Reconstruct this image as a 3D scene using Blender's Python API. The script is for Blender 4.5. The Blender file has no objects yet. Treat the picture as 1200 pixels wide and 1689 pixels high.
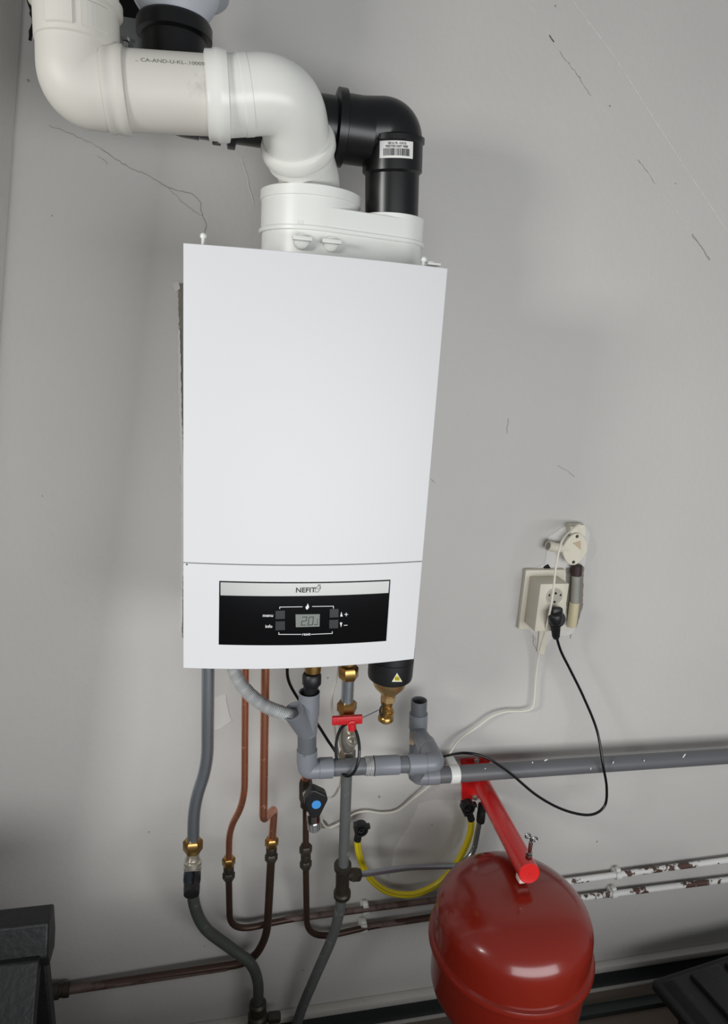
import bpy, bmesh, math, random
from mathutils import Vector, Matrix, noise
random.seed(7)
C = bpy.context.scene.collection
SC = bpy.context.scene

# ------------------------------------------------------------------ camera, light, exposure
CAM = Vector((0.0501, -1.4522, 1.845))
F = 1098.2
AX = Vector((0.97564937, 0.01081386, 0.21906934))      # world X (along the wall) in camera terms
AD = Vector((-0.06239346, 0.9712039, 0.22993488))      # world down
AN = Vector((-0.21027452, -0.23800431, 0.94822918))    # world Y (into the wall)
cd = bpy.data.cameras.new('camera'); cam = bpy.data.objects.new('camera', cd); C.objects.link(cam)
cd.sensor_fit = 'VERTICAL'; cd.sensor_height = 36; cd.lens = F / 1689 * 36; cd.clip_start = 0.02
right = Vector((AX[0], AN[0], -AD[0])); dn = Vector((AX[1], AN[1], -AD[1])); fw = Vector((AX[2], AN[2], -AD[2]))
m = Matrix((right, -dn, -fw)).transposed().to_4x4(); m.translation = CAM
cam.matrix_world = m
SC.camera = cam

w = bpy.data.worlds.new('world'); SC.world = w; w.use_nodes = True
w.node_tree.nodes['Background'].inputs[0].default_value = (0.93, 0.96, 1.0, 1)
w.node_tree.nodes['Background'].inputs[1].default_value = 0.22

def area(name, loc, target, sx, sy, power, col=(1, 1, 1), spread=180):
    l = bpy.data.lights.new(name, 'AREA'); l.shape = 'RECTANGLE'; l.size = sx; l.size_y = sy
    l.energy = power; l.color = col; l.spread = math.radians(spread)
    o = bpy.data.objects.new(name, l); C.objects.link(o); o.location = loc
    o.rotation_euler = (Vector(target) - Vector(loc)).to_track_quat('-Z', 'Y').to_euler()
    return o
area('window_light', (-2.0, -1.75, 2.1), (0.6, 0.0, 1.25), 0.55, 0.5, 16, (1, 0.99, 0.97), 120)
area('room_window_light', (0.95, -2.7, 1.25), (0.8, 0.0, 1.05), 2.6, 1.1, 49, (0.97, 0.985, 1.0), 180)

vs = SC.view_settings
vs.view_transform = 'Standard'; vs.look = 'None'; vs.gamma = 1; vs.exposure = 0.0
vs.use_curve_mapping = False

# ------------------------------------------------------------------ helpers
def at(px, py, d=0.0):
    """world point seen at photo pixel (px, py) that stands d metres off the wall"""
    r = Vector(((px - 600) / F, (py - 844.5) / F, 1))
    s = (1.4522 - d) / r.dot(AN)
    return CAM + Vector((s * r.dot(AX), s * r.dot(AN), -s * r.dot(AD)))
def pts(l, d=None):
    return [at(*p) if len(p) == 3 else at(p[0], p[1], d) for p in l]

def lin(c): return tuple(((x / 255) / 12.92 if x / 255 <= 0.04045 else ((x / 255 + 0.055) / 1.055) ** 2.4) for x in c)
MATS = {}
def mat(name, col, rough=0.5, metal=0.0, var=0.08, vscale=6, bump=0.0, bscale=60, second=None, mix=(0.45, 0.6), mscale=12, coat=0.0, trans=0.0, spec=0.5, detail=4, mrough=None):
    if name in MATS: return MATS[name]
    m = bpy.data.materials.new(name); m.use_nodes = True; nt = m.node_tree; N = nt.nodes; L = nt.links
    b = N['Principled BSDF']
    b.inputs['Metallic'].default_value = metal; b.inputs['Roughness'].default_value = rough
    b.inputs['Coat Weight'].default_value = coat; b.inputs['Coat Roughness'].default_value = 0.08
    b.inputs['Transmission Weight'].default_value = trans
    b.inputs['Specular IOR Level'].default_value = spec
    tc = N.new('ShaderNodeTexCoord')
    n1 = N.new('ShaderNodeTexNoise'); n1.inputs['Scale'].default_value = vscale; n1.inputs['Detail'].default_value = detail
    L.new(tc.outputs['Object'], n1.inputs['Vector'])
    mx = N.new('ShaderNodeMix'); mx.data_type = 'RGBA'
    c = lin(col)
    mx.inputs[6].default_value = (*[max(0, x * (1 - var)) for x in c], 1); mx.inputs[7].default_value = (*[min(1, x * (1 + var)) for x in c], 1)
    L.new(n1.outputs['Fac'], mx.inputs[0])
    out = mx.outputs[2]
    if second:
        n2 = N.new('ShaderNodeTexNoise'); n2.inputs['Scale'].default_value = mscale; n2.inputs['Detail'].default_value = 6; n2.inputs['Roughness'].default_value = 0.65
        L.new(tc.outputs['Object'], n2.inputs['Vector'])
        rp = N.new('ShaderNodeMapRange'); rp.inputs['From Min'].default_value = mix[0]; rp.inputs['From Max'].default_value = mix[1]
        L.new(n2.outputs['Fac'], rp.inputs['Value'])
        m2 = N.new('ShaderNodeMix'); m2.data_type = 'RGBA'; m2.inputs[7].default_value = (*lin(second), 1)
        L.new(rp.outputs[0], m2.inputs[0]); L.new(out, m2.inputs[6]); out = m2.outputs[2]
        if mrough is not None:
            r2 = N.new('ShaderNodeMapRange'); r2.inputs['To Min'].default_value = rough; r2.inputs['To Max'].default_value = mrough
            L.new(rp.outputs[0], r2.inputs['Value']); L.new(r2.outputs[0], b.inputs['Roughness'])
    L.new(out, b.inputs['Base Color'])
    if bump:
        n3 = N.new('ShaderNodeTexNoise'); n3.inputs['Scale'].default_value = bscale; n3.inputs['Detail'].default_value = 5
        L.new(tc.outputs['Object'], n3.inputs['Vector'])
        bp = N.new('ShaderNodeBump'); bp.inputs['Strength'].default_value = bump; bp.inputs['Distance'].default_value = 0.004
        L.new(n3.outputs['Fac'], bp.inputs['Height']); L.new(bp.outputs[0], b.inputs['Normal'])
    MATS[name] = m
    return m

def origin_of(o):
    v = Vector((0, 0, 0))
    while o is not None:
        v += o.location; o = o.parent
    return v

class MB:
    def __init__(s): s.v = []; s.f = []
    def add(s, vs_, fs):
        b = len(s.v); s.v += [Vector(v) for v in vs_]; s.f += [tuple(b + i for i in f) for f in fs]; return s
    def box(s, c, size, rot=None, bevel=0.0, seg=2, taper=1.0):
        bm = bmesh.new(); bmesh.ops.create_cube(bm, size=1)
        for v in bm.verts:
            k = taper if v.co.z < 0 else 1.0
            v.co = Vector((v.co.x * size[0] * k, v.co.y * size[1] * k, v.co.z * size[2]))
        if bevel: bmesh.ops.bevel(bm, geom=bm.edges[:], offset=bevel, segments=seg, profile=0.5, affect='EDGES')
        bm.verts.index_update()
        R = rot if rot else Matrix.Identity(3)
        s.add([R @ v.co + Vector(c) for v in bm.verts], [[v.index for v in f.verts] for f in bm.faces]); bm.free(); return s
    def lathe(s, prof, o, axis, n=40, ref=None, cap=True):
        """prof: list of (radius, height along axis)"""
        a = Vector(axis).normalized()
        r = Vector(ref) if ref else (Vector((0, 0, 1)) if abs(a.z) < 0.9 else Vector((1, 0, 0)))
        u = (r - a * r.dot(a)).normalized(); w_ = a.cross(u)
        V = []; Fc = []
        for (rad, h) in prof:
            for k in range(n):
                t = 2 * math.pi * k / n
                V.append(Vector(o) + a * h + (u * math.cos(t) + w_ * math.sin(t)) * max(rad, 1e-5))
        for j in range(len(prof) - 1):
            for k in range(n):
                k2 = (k + 1) % n
                Fc.append((j * n + k, j * n + k2, (j + 1) * n + k2, (j + 1) * n + k))
        if cap:
            Fc.append(tuple(reversed(range(n)))); Fc.append(tuple((len(prof) - 1) * n + k for k in range(n)))
        return s.add(V, Fc)
    def cyl(s, a, b, r, n=32, bev=0.0):
        a = Vector(a); b = Vector(b); h = (b - a).length
        p = [(r - bev, 0), (r, bev), (r, h - bev), (r - bev, h)] if bev else [(r, 0), (r, h)]
        return s.lathe(p, a, b - a, n)
    def ring(s, a, b, ro, ri, n=40, bev=0.0008):
        """an open collar with a real bore"""
        a = Vector(a); b = Vector(b); h = (b - a).length
        p = [(ri, 0), (ro - bev, 0), (ro, bev), (ro, h - bev), (ro - bev, h), (ri, h), (ri, 0)]
        return s.lathe(p, a, b - a, n, cap=False)
    def nut(s, a, b, r, n=6):
        a = Vector(a); b = Vector(b); h = (b - a).length
        s.lathe([(r * .84, 0), (r, h * .16), (r, h * .84), (r * .84, h)], a, b - a, n); return s
    def tube(s, path, r, n=24, rf=None, cap=True, closed=False):
        P = path; T = []
        for i in range(len(P)):
            a = P[max(i - 1, 0)]; b = P[min(i + 1, len(P) - 1)]; T.append((b - a).normalized())
        u = Vector((0, 0, 1)) if abs(T[0].z) < 0.9 else Vector((1, 0, 0))
        u = (u - T[0] * u.dot(T[0])).normalized()
        V = []; L = 0
        for i, p in enumerate(P):
            if i: L += (P[i] - P[i - 1]).length
            u = (u - T[i] * u.dot(T[i])).normalized(); w_ = T[i].cross(u)
            rr = rf(L, i) if rf else r
            for k in range(n):
                t = 2 * math.pi * k / n; V.append(p + (u * math.cos(t) + w_ * math.sin(t)) * rr)
        Fc = [(j * n + k, j * n + (k + 1) % n, (j + 1) * n + (k + 1) % n, (j + 1) * n + k) for j in range(len(P) - 1) for k in range(n)]
        if cap: Fc += [tuple(reversed(range(n))), tuple((len(P) - 1) * n + k for k in range(n))]
        return s.add(V, Fc)
    def prism(s, poly, off):
        """poly: world points in order; off: extrusion vector"""
        n = len(poly); off = Vector(off)
        V = [Vector(p) for p in poly] + [Vector(p) + off for p in poly]
        return s.add(V, [tuple(range(n)), tuple(reversed(range(n, 2 * n)))] + [(i, i + n, (i + 1) % n + n, (i + 1) % n) for i in range(n)])
    def build(s, name, material, parent=None, label=None, sharp=35, kind=None, origin=None):
        me = bpy.data.meshes.new(name)
        o = bpy.data.objects.new(name, me); C.objects.link(o)
        if parent is not None:
            o.parent = parent; off = origin_of(parent)
        else:
            off = Vector(origin) if origin is not None else Vector((0, 0, 0)); o.location = off
        me.from_pydata([v - off for v in s.v], [], s.f); me.update()
        bm = bmesh.new(); bm.from_mesh(me); bmesh.ops.recalc_face_normals(bm, faces=bm.faces[:]); bm.to_mesh(me); bm.free()
        for p in me.polygons: p.use_smooth = True
        me.set_sharp_from_angle(angle=math.radians(sharp))
        me.materials.append(material)
        if label: o['label'] = label
        if kind: o['kind'] = kind
        return o

def thing(name, label, cat, loc, group=None):
    o = bpy.data.objects.new(name, None); C.objects.link(o); o.location = Vector(loc); o.empty_display_size = 0.05
    o['label'] = label; o['category'] = cat
    if group: o['group'] = group
    return o
def tag(o, label, cat, group=None):
    o['label'] = label; o['category'] = cat
    if group: o['group'] = group
    return o

def fillet(P, R, seg=10, step=0.03):
    """polyline with rounded corners; R one radius or one per inner corner"""
    out = [P[0]]
    for i in range(1, len(P) - 1):
        a, b, c = P[i - 1], P[i], P[i + 1]
        r = R[i - 1] if isinstance(R, (list, tuple)) else R
        u = (a - b); v = (c - b); t = min(r, u.length * .49, v.length * .49)
        p0 = b + u.normalized() * t; p2 = b + v.normalized() * t
        for k in range(seg + 1):
            q = k / seg; out.append(p0 * (1 - q) ** 2 + b * 2 * q * (1 - q) + p2 * q * q)
    out.append(P[-1])
    res = [out[0]]
    for p in out[1:]:
        L = (p - res[-1]).length
        if L < 1e-5: continue
        n = max(1, int(L / step)); q0 = res[-1].copy()
        for k in range(1, n + 1): res.append(q0.lerp(p, k / n))
    return res
def spline(P, seg=12):
    out = []
    Q = [P[0] * 2 - P[1]] + list(P) + [P[-1] * 2 - P[-2]]
    for i in range(1, len(Q) - 2):
        a, b, c, d = Q[i - 1], Q[i], Q[i + 1], Q[i + 2]
        for k in range(seg):
            t = k / seg
            out.append(0.5 * ((2 * b) + (c - a) * t + (2 * a - 5 * b + 4 * c - d) * t * t + (3 * b - a - 3 * c + d) * t ** 3))
    out.append(P[-1]); return out
def resample(P, step):
    L = [0]
    for i in range(1, len(P)): L.append(L[-1] + (P[i] - P[i - 1]).length)
    n = max(2, int(L[-1] / step)); out = []; j = 0
    for k in range(n + 1):
        s_ = L[-1] * k / n
        while j < len(L) - 2 and L[j + 1] < s_: j += 1
        t = (s_ - L[j]) / max(L[j + 1] - L[j], 1e-9); out.append(P[j].lerp(P[j + 1], min(max(t, 0), 1)))
    return out

def text_mb(s, size, depth=0.0004, bold=0.0, align='CENTER'):
    cu = bpy.data.curves.new('lettering', 'FONT'); cu.body = s; cu.size = size; cu.extrude = depth; cu.offset = bold; cu.align_x = align; cu.resolution_u = 3
    o = bpy.data.objects.new('lettering', cu); C.objects.link(o)
    bpy.context.view_layer.update()
    me = bpy.data.meshes.new_from_object(o.evaluated_get(bpy.context.evaluated_depsgraph_get()))
    V = [v.co.copy() for v in me.vertices]; Fc = [tuple(p.vertices) for p in me.polygons]
    bpy.data.objects.remove(o); bpy.data.curves.remove(cu); bpy.data.meshes.remove(me)
    return V, Fc

Y = Vector((0, 1, 0)); Z = Vector((0, 0, 1)); X = Vector((1, 0, 0))

# materials
M_wall = mat('wall_paint', (193, 191, 187), 0.62, var=0.06, vscale=3, bump=0.2, bscale=70)
M_patch = mat('new_plaster', (206, 204, 200), 0.7, var=0.05, vscale=10, bump=0.25, bscale=50)
M_bare = mat('bare_plaster', (128, 122, 114), 0.85, var=0.2, vscale=30, bump=0.8, bscale=80)
M_crack = mat('crack_gap', (150, 148, 144), 0.9)  # plain grey for cracks, pits and small gaps
M_dark = mat('dark_hole_and_patch', (22, 22, 22), 0.95)
M_white = mat('white_enamel', (215, 216, 217), 0.42, var=0.01, spec=0.35)
M_white2 = mat('white_plastic', (226, 227, 222), 0.35, var=0.03)
M_duct = mat('white_duct_plastic', (226, 226, 220), 0.28, var=0.02)
M_olddup = mat('aged_white_duct', (206, 203, 194), 0.5, var=0.06, vscale=9, second=(160, 155, 146), mix=(0.6, 0.78), mscale=9)
M_black = mat('black_duct_plastic', (17, 17, 18), 0.32, var=0.2, vscale=20)
M_blackm = mat('matt_black_plastic', (22, 23, 25), 0.45, var=0.2)
M_cone = mat('pale_grey_cone', (190, 194, 200), 0.5, var=0.03)
M_pvc = mat('grey_pvc', (124, 128, 134), 0.38, var=0.06, vscale=8)
M_pvcd = mat('dark_grey_pvc', (96, 99, 103), 0.4, var=0.06, vscale=8)
M_pvcs = mat('speckled_grey_pvc', (98, 99, 102), 0.42, var=0.05, second=(225, 225, 222), mix=(0.745, 0.76), mscale=70)
M_inner = mat('dark_bore', (15, 15, 16), 0.7)
M_steel = mat('plated_steel', (176, 184, 192), 0.24, metal=0.85, var=0.15, vscale=8)
M_oldsteel = mat('weathered_zinc_pipe', (106, 110, 108), 0.55, metal=0.35, var=0.15, vscale=12, second=(150, 150, 146), mix=(0.58, 0.7), mscale=40)
M_green = mat('dull_grey_green_pipe', (78, 82, 78), 0.5, metal=0.3, var=0.15, vscale=15, second=(118, 120, 116), mix=(0.6, 0.72), mscale=30)
M_copper = mat('copper', (222, 152, 122), 0.26, metal=0.88, var=0.15, vscale=15, second=(206, 160, 140), mix=(0.62, 0.7), mscale=90, mrough=0.6)
M_oldcu = mat('dark_copper', (74, 56, 48), 0.42, metal=0.55, var=0.2, vscale=20)
M_dirtcu = mat('dull_brown_copper', (108, 92, 86), 0.6, metal=0.3, var=0.15, vscale=14, second=(78, 62, 56), mix=(0.5, 0.6), mscale=18)
M_peel = mat('peeling_white_on_copper', (226, 226, 222), 0.55, var=0.05, second=(84, 60, 52), mix=(0.52, 0.54), mscale=14, bump=0.4)
M_brass = mat('brass', (178, 142, 84), 0.3, metal=0.95, var=0.15, vscale=30, second=(96, 74, 44), mix=(0.55, 0.75), mscale=60)
M_paleb = mat('pale_brass', (205, 175, 125), 0.33, metal=0.9, var=0.06)
M_oldbrass = mat('tarnished_fitting', (70, 64, 56), 0.45, metal=0.6, var=0.25, vscale=40)
M_chrome = mat('chrome', (200, 200, 200), 0.13, metal=1.0, var=0.03)
M_nickel = mat('nickel_valve', (192, 188, 176), 0.28, metal=0.75, var=0.15, vscale=40)
M_redh = mat('red_plastic', (196, 30, 38), 0.4, var=0.06)
M_redarm = mat('bright_red_paint', (212, 32, 30), 0.3, var=0.05, second=(226, 120, 112), mix=(0.66, 0.76), mscale=40, coat=0.3)
M_vessel = mat('dark_red_enamel', (128, 31, 18), 0.22, var=0.08, vscale=5, coat=0.3, bump=0.04, bscale=25)
M_blue = mat('blue_disc', (70, 150, 220), 0.4, var=0.02)
M_yel = mat('yellow_hose', (216, 196, 34), 0.35, var=0.06, coat=0.3)
M_yeld = mat('yellow_hose_stripe', (176, 158, 20), 0.4)
M_cableb = mat('black_cable', (14, 14, 15), 0.3)
M_cablew = mat('white_cable', (218, 214, 200), 0.45, var=0.04)
M_cream = mat('cream_bakelite', (214, 208, 190), 0.4, var=0.05, vscale=10)
M_cream2 = mat('yellowed_cream', (204, 194, 160), 0.45, var=0.06)
M_hose = mat('grey_corrugated', (176, 178, 178), 0.4, var=0.03)
M_silver = mat('silver_band', (188, 190, 186), 0.35, metal=0.3, var=0.02)
M_gloss = mat('gloss_black_panel', (9, 10, 12), 0.12, var=0.1, spec=0.5)
M_btn = mat('button_black', (26, 27, 29), 0.35)
M_lcd = mat('lcd_grey', (124, 129, 124), 0.25, var=0.03)
M_ink = mat('black_ink', (20, 20, 20), 0.5)
M_wink = mat('white_ink', (225, 225, 225), 0.5)
M_paper = mat('label_paper', (232, 232, 228), 0.5)
M_tan = mat('tan_label', (190, 170, 140), 0.6)
M_warn = mat('warning_yellow', (226, 212, 60), 0.5)
M_trim = mat('skirting_paint', (196, 194, 188), 0.5, var=0.06, second=(120, 112, 104), mix=(0.68, 0.72), mscale=18)
M_dgreen = mat('dark_green_paint', (44, 50, 50), 0.42, var=0.12, second=(190, 190, 186), mix=(0.74, 0.75), mscale=9)
M_floor = mat('worn_wood_floor', (112, 100, 88), 0.65, var=0.2, vscale=4, bump=0.4, bscale=30)
M_crate = mat('dusty_black_plastic', (15, 16, 18), 0.5, var=0.2, second=(84, 87, 88), mix=(0.64, 0.85), mscale=14, bump=0.3, bscale=90, mrough=0.8)

# ------------------------------------------------------------------ the setting
b = MB(); b.box((0.8, 0.06, 1.55), (6.4, 0.12, 3.3)); WALL = b.build('wall_back', M_wall, kind='structure')
# left wall: leaning inner corner
p0 = [(-0.222, 0, 2.9), (-0.362, 0, 1.75), (-0.64, 0, -0.05), (-0.9, 0, -0.05), (-0.9, 0, 2.9)]
b = MB(); n_ = 5
q0 = [Vector(p) + Vector((0, 0.0, 0)) for p in p0]
b.prism(q0, (0, -0.30, 0)); WL = b.build('wall_left', M_wall, kind='structure')
mod = WL.modifiers.new('soft_corner', 'BEVEL'); mod.width = 0.03; mod.segments = 5; mod.limit_method = 'ANGLE'
b = MB(); b.box((0.8, -2.0, -0.03), (6.4, 4.2, 0.06)); b.build('floor', M_floor, kind='structure')
b = MB(); b.box((1.35, -0.012, 0.079), (3.7, 0.024, 0.022), bevel=0.004); b.build('baseboard_back', M_trim, kind='structure')
b = MB(); b.box((1.35, -0.009, 0.034), (3.7, 0.018, 0.068), bevel=0.002); b.build('trim_1', M_dgreen, kind='structure')
b = MB(); b.box((1.35, -0.021, 0.004), (3.7, 0.008, 0.008), bevel=0.001); b.build('trim_2', M_trim, kind='structure')
b = MB(); b.box((1.8, -0.085, 0.009), (2.6, 0.032, 0.018), bevel=0.004); b.build('trim_3', M_dgreen, kind='structure')

b = MB(); b.prism([Vector(p) for p in ((-1.9, -1.05, 0), (3.4, -1.05, 0), (3.4, -1.05, .58), (0.9, -1.05, .58), (-0.4, -1.05, .86), (-0.4, -1.05, 1.44), (-1.9, -1.05, 1.44))], (0, -.08, 0)); b.build('shading_wall_front', M_wall, kind='structure')  # unseen stepped wall, added to shade the lower part of the scene

def wallpatch(name, poly, material, th=0.0012, jag=0.0, sub=8, label=None):
    P = pts(poly, 0.0)
    out = []
    for i in range(len(P)):
        a = P[i]; c = P[(i + 1) % len(P)]; n = max(1, int((c - a).length / 0.006)) if jag else 1
        for k in range(n):
            q = a.lerp(c, k / n)
            if jag and k: q += Vector((random.uniform(-jag, jag), 0, random.uniform(-jag, jag)))
            out.append(q)
    bm_ = MB(); bm_.prism([p + Y * 0.0005 for p in out], (0, -0.0005 - th, 0))
    return bm_.build(name, material, WALL, label)
def crack(name, line, wd=0.0011, jag=0.0015, material=None):
    P = resample(pts(line, 0.0), 0.006)
    P = [p + Vector((random.uniform(-jag, jag), 0, random.uniform(-jag, jag))) for p in P]
    bm_ = MB(); V = []; n = len(P)
    for i, p in enumerate(P):
        t = (P[min(i + 1, n - 1)] - P[max(i - 1, 0)]).normalized(); s_ = Vector((-t.z, 0, t.x)) * wd * random.uniform(.35, .8)
        V += [p + s_ - Y * 0.0003, p - s_ - Y * 0.0003, p + s_ - Y * 0.0009, p - s_ - Y * 0.0009]
    Fc = []
    for i in range(n - 1):
        a, c = i * 4, i * 4 + 4
        Fc += [(a + 2, a + 3, c + 3, c + 2), (a, c, c + 1, a + 1), (a, a + 2, c + 2, c), (a + 1, c + 1, c + 3, a + 3)]
    Fc += [(0, 1, 3, 2), (n * 4 - 4, n * 4 - 2, n * 4 - 1, n * 4 - 3)]
    bm_.add(V, Fc); return bm_.build(name, material or M_crack, WALL)
crack('plaster_crack', [(167, 245), (210, 275), (247, 290), (277, 310), (317, 320), (330, 333), (333, 357), (342, 370), (335, 392)])
crack('plaster_crack', [(80, 207), (117, 220), (167, 245)], 0.0006)
crack('plaster_crack', [(160, 258), (178, 270)], 0.0007); crack('plaster_crack', [(277, 310), (305, 338), (333, 357)], 0.0006)
crack('plaster_crack', [(398, 262), (406, 290), (418, 335)], 0.0016, material=M_patch)
crack('plaster_crack', [(905, 58), (912, 70)], 0.002); M_faint = mat('faint_groove', (168, 166, 162), 0.8)
crack('plaster_crack', [(922, 85), (952, 125), (974, 158)], 0.0008, material=M_faint)
crack('plaster_crack', [(1052, 264), (1080, 302)], 0.0009); crack('plaster_crack', [(1140, 386), (1170, 428)], 0.002)
crack('plaster_crack', [(1170, 428), (1200, 470)], 0.0007, material=M_patch)
crack('plaster_crack', [(918, 768), (932, 774), (946, 786)], 0.0009); crack('plaster_crack', [(710, 790), (717, 797)], 0.001)
crack('plaster_crack', [(838, 690), (835, 714)], 0.0007)
crack('plaster_ridge', [(935, -10), (1010, 90), (1105, 240), (1210, 400)], 0.0022, 0.0004, M_patch)
crack('plaster_ridge', [(860, -10), (905, 58), (1050, 262), (1140, 386)], 0.0013, 0.0006, M_patch)
for (x_, y_, r_) in [(86, 356, 1), (1005, 175, 1.6), (1113, 303, 1), (915, 10, 1.5), (540, 1118, 2), (556, 1000, 1), (618, 1108, 1), (625, 1314, 3), (984, 1388, 2.5), (70, 818, 1), (47, 133, 2), (500, 1600, 2), (337, 1560, 1.5), (245, 1372, 1.6), (712, 1360, 2)]:
    c_ = at(x_, y_, 0); bb = MB(); bb.lathe([(r_ * .0011, 0.001), (r_ * .0011, -0.0012), (r_ * .0005, -0.0018)], c_, Y, 10); bb.build('wall_pit', M_crack, WALL)
wallpatch('bare_plaster_strip', [(293, 468), (330, 462), (330, 1100), (300, 1050), (299, 1000), (300, 900), (298, 760), (297, 690), (294, 640), (296, 560)], M_bare, 0.0008, 0.0012)
wallpatch('plaster_lip', [(284, 468), (294, 464), (297, 476), (290, 482)], M_patch, 0.002, 0.001)
wallpatch('plaster_lip', [(293, 540), (297, 545), (300, 690), (303, 760), (303, 900), (300, 1040), (298, 1040), (299, 900), (298, 760), (295, 680)], M_patch, 0.003, 0.0008)
wallpatch('torn_dark_edge', [(42, -10), (74, -10), (72, 30), (76, 60), (66, 50), (58, 45), (52, 68), (47, 66), (52, 30)], M_dark, 0.001, 0.002)
wallpatch('torn_dark_edge', [(62, 55), (72, 58), (77, 88), (66, 76)], M_crack, 0.001, 0.002)
wallpatch('dark_patch', [(180, -20), (246, -20), (244, 62), (184, 60)], M_dark, 0.0012, 0.001)  # flat near-black patch on the wall between the ducts
wallpatch('new_plaster_patch', [(690, 1325), (715, 1318), (790, 1322), (830, 1400), (800, 1460), (740, 1450), (640, 1460), (650, 1400), (672, 1365)], M_patch, 0.0012, 0.0012)
wallpatch('bare_plaster_patch', [(372, 1145), (378, 1180), (382, 1188), (366, 1200), (352, 1205), (355, 1150)], M_patch, 0.0012, 0.001)
# plaster chipped away around the sockets
wallpatch('chipped_plaster', [(903, 885), (935, 865), (962, 862), (972, 880), (962, 940), (950, 950), (952, 1030), (942, 1046), (910, 1052), (886, 1080), (882, 1050), (868, 1036), (868, 940), (898, 930)], M_patch, 0.0012, 0.0015)
wallpatch('chipped_gap', [(932, 936), (962, 934), (960, 1000), (950, 1034), (934, 1034)], M_bare, 0.0018, 0.001)
wallpatch('chipped_gap', [(895, 935), (903, 930), (908, 938), (900, 941)], M_dark, 0.0018, 0.0008)
crack('plaster_crack', [(878, 1040), (880, 1064), (884, 1070)], 0.0012); crack('plaster_crack', [(944, 1040), (940, 1052)], 0.003)
crack('plaster_crack', [(912, 888), (922, 878), (934, 872)], 0.0015)
wallpatch('plaster_crumb', [(525, 1355), (534, 1352), (540, 1358), (535, 1366), (527, 1364)], M_bare, 0.002, 0.001)

# ------------------------------------------------------------------ boiler
BW = 0.42; ZT = 1.991; ZB = 1.293; ZS = 1.486
def fd(x): return 0.348 + 0.018 * (1 - ((x - BW / 2) / (BW / 2)) ** 2)
def onf(px, py, off=0.0):
    d = 0.35
    for _ in range(4): p = at(px, py, d); d = fd(p.x) + off
    return p
def fs(x, z, off=0.0): return Vector((x, -fd(x) - off, z))
boiler = thing('wall_boiler', 'large white wall-hung boiler with black control panel, hanging on the grey wall', 'boiler', (BW / 2, -0.02, ZB))
b = MB(); b.box((BW / 2, -0.165, (ZT + ZB) / 2 + 0.004), (BW - 0.016, 0.29, ZT - ZB - 0.02), bevel=0.004); b.build('casing', M_white, boiler)
def shell(z0, z1, t=0.014, inset=0.0, bulge_b=0.0):
    V = []; n = 28; back = -0.27
    xs = [inset + (BW - 2 * inset) * i / n for i in range(n + 1)]
    mb = MB()
    ring_o = [Vector((inset, back, 0))] + [Vector((x, -fd(x), 0)) for x in xs] + [Vector((BW - inset, back, 0))]
    ring_i = [Vector((BW - inset - 0.002, back, 0))] + [Vector((min(max(x, .002 + inset), BW - .002 - inset), -fd(x) + t, 0)) for x in reversed(xs)] + [Vector((inset + .002, back, 0))]
    P = [p + Z * z0 for p in ring_o + ring_i]
    mb.prism(P, (0, 0, z1 - z0)); return mb
b = shell(ZS + 0.0007, ZT); o = b.build('front_cover', M_white, boiler); md = o.modifiers.new('b', 'BEVEL'); md.width = 0.0012; md.segments = 2; md.limit_method = 'ANGLE'
b = shell(ZB, ZS - 0.0007); flap = b.build('lower_front_panel', M_white, boiler); md = flap.modifiers.new('b', 'BEVEL'); md.width = 0.0016; md.segments = 2; md.limit_method = 'ANGLE'
b = MB(); b.box((BW / 2, -0.17, ZB + 0.004), (BW - 0.03, 0.27, 0.022), bevel=0.003)
for xx in (0.02, 0.05, 0.08, 0.30, 0.36, 0.39): b.box((xx, -0.29, ZB - 0.001), (0.02, 0.012, 0.010), bevel=0.002)
b.build('underside', M_blackm, boiler)
for px_, py_ in ((335, 398), (698, 436)):
    c_ = at(px_, py_ + 2, 0.325); b = MB(); b.lathe([(0.003, -0.012), (0.003, 0.006), (0.0048, 0.006), (0.005, 0.011), (0.003, 0.0135)], c_, Z, 20); b.build('locating_pin', M_white2, boiler)
c_ = at(712, 437, 0.315); b = MB(); b.box(c_, (0.022, 0.03, 0.004), bevel=0.001); b.box(c_ + Vector((-.006, 0, .003)), (0.012, 0.02, 0.003), bevel=0.001); b.build('cover_clip', M_white2, boiler)
c_ = onf(308, 931, 0.0); b = MB(); b.lathe([(0.0013, 0.002), (0.0013, -0.0006)], c_, Y, 12); b.build('seam_screw', M_dark, boiler)
# control panel: bilinear patch on the bowed front
def patch(c4, off0, off1, nu=20, nv=3):
    """c4: TL TR BR BL as (x,z); curved slab from off0 to off1 off the front surface"""
    V = []; Fc = []
    for s_, of in ((0, off0), (1, off1)):
        for j in range(nv + 1):
            for i in range(nu + 1):
                u, v = i / nu, j / nv
                x = (c4[0][0] * (1 - u) + c4[1][0] * u) * (1 - v) + (c4[3][0] * (1 - u) + c4[2][0] * u) * v
                z = (c4[0][1] * (1 - u) + c4[1][1] * u) * (1 - v) + (c4[3][1] * (1 - u) + c4[2][1] * u) * v
                V.append(fs(x, z, of))
    W_ = nu + 1; K = W_ * (nv + 1)
    for j in range(nv):
        for i in range(nu):
            a = j * W_ + i; Fc.append((a, a + 1, a + W_ + 1, a + W_)); Fc.append((K + a, K + a + W_, K + a + W_ + 1, K + a + 1))
    bd = [i for i in range(nu)] + [j * W_ + nu for j in range(nv)] + [nv * W_ + nu - i for i in range(nu)] + [(nv - j) * W_ for j in range(nv)]
    for k in range(len(bd)):
        a, c = bd[k], bd[(k + 1) % len(bd)]; Fc.append((a, c, K + c, K + a))
    return MB().add(V, Fc)
def fq(*pp): return [(p.x, p.z) for p in (onf(*q) for q in pp)]
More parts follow.
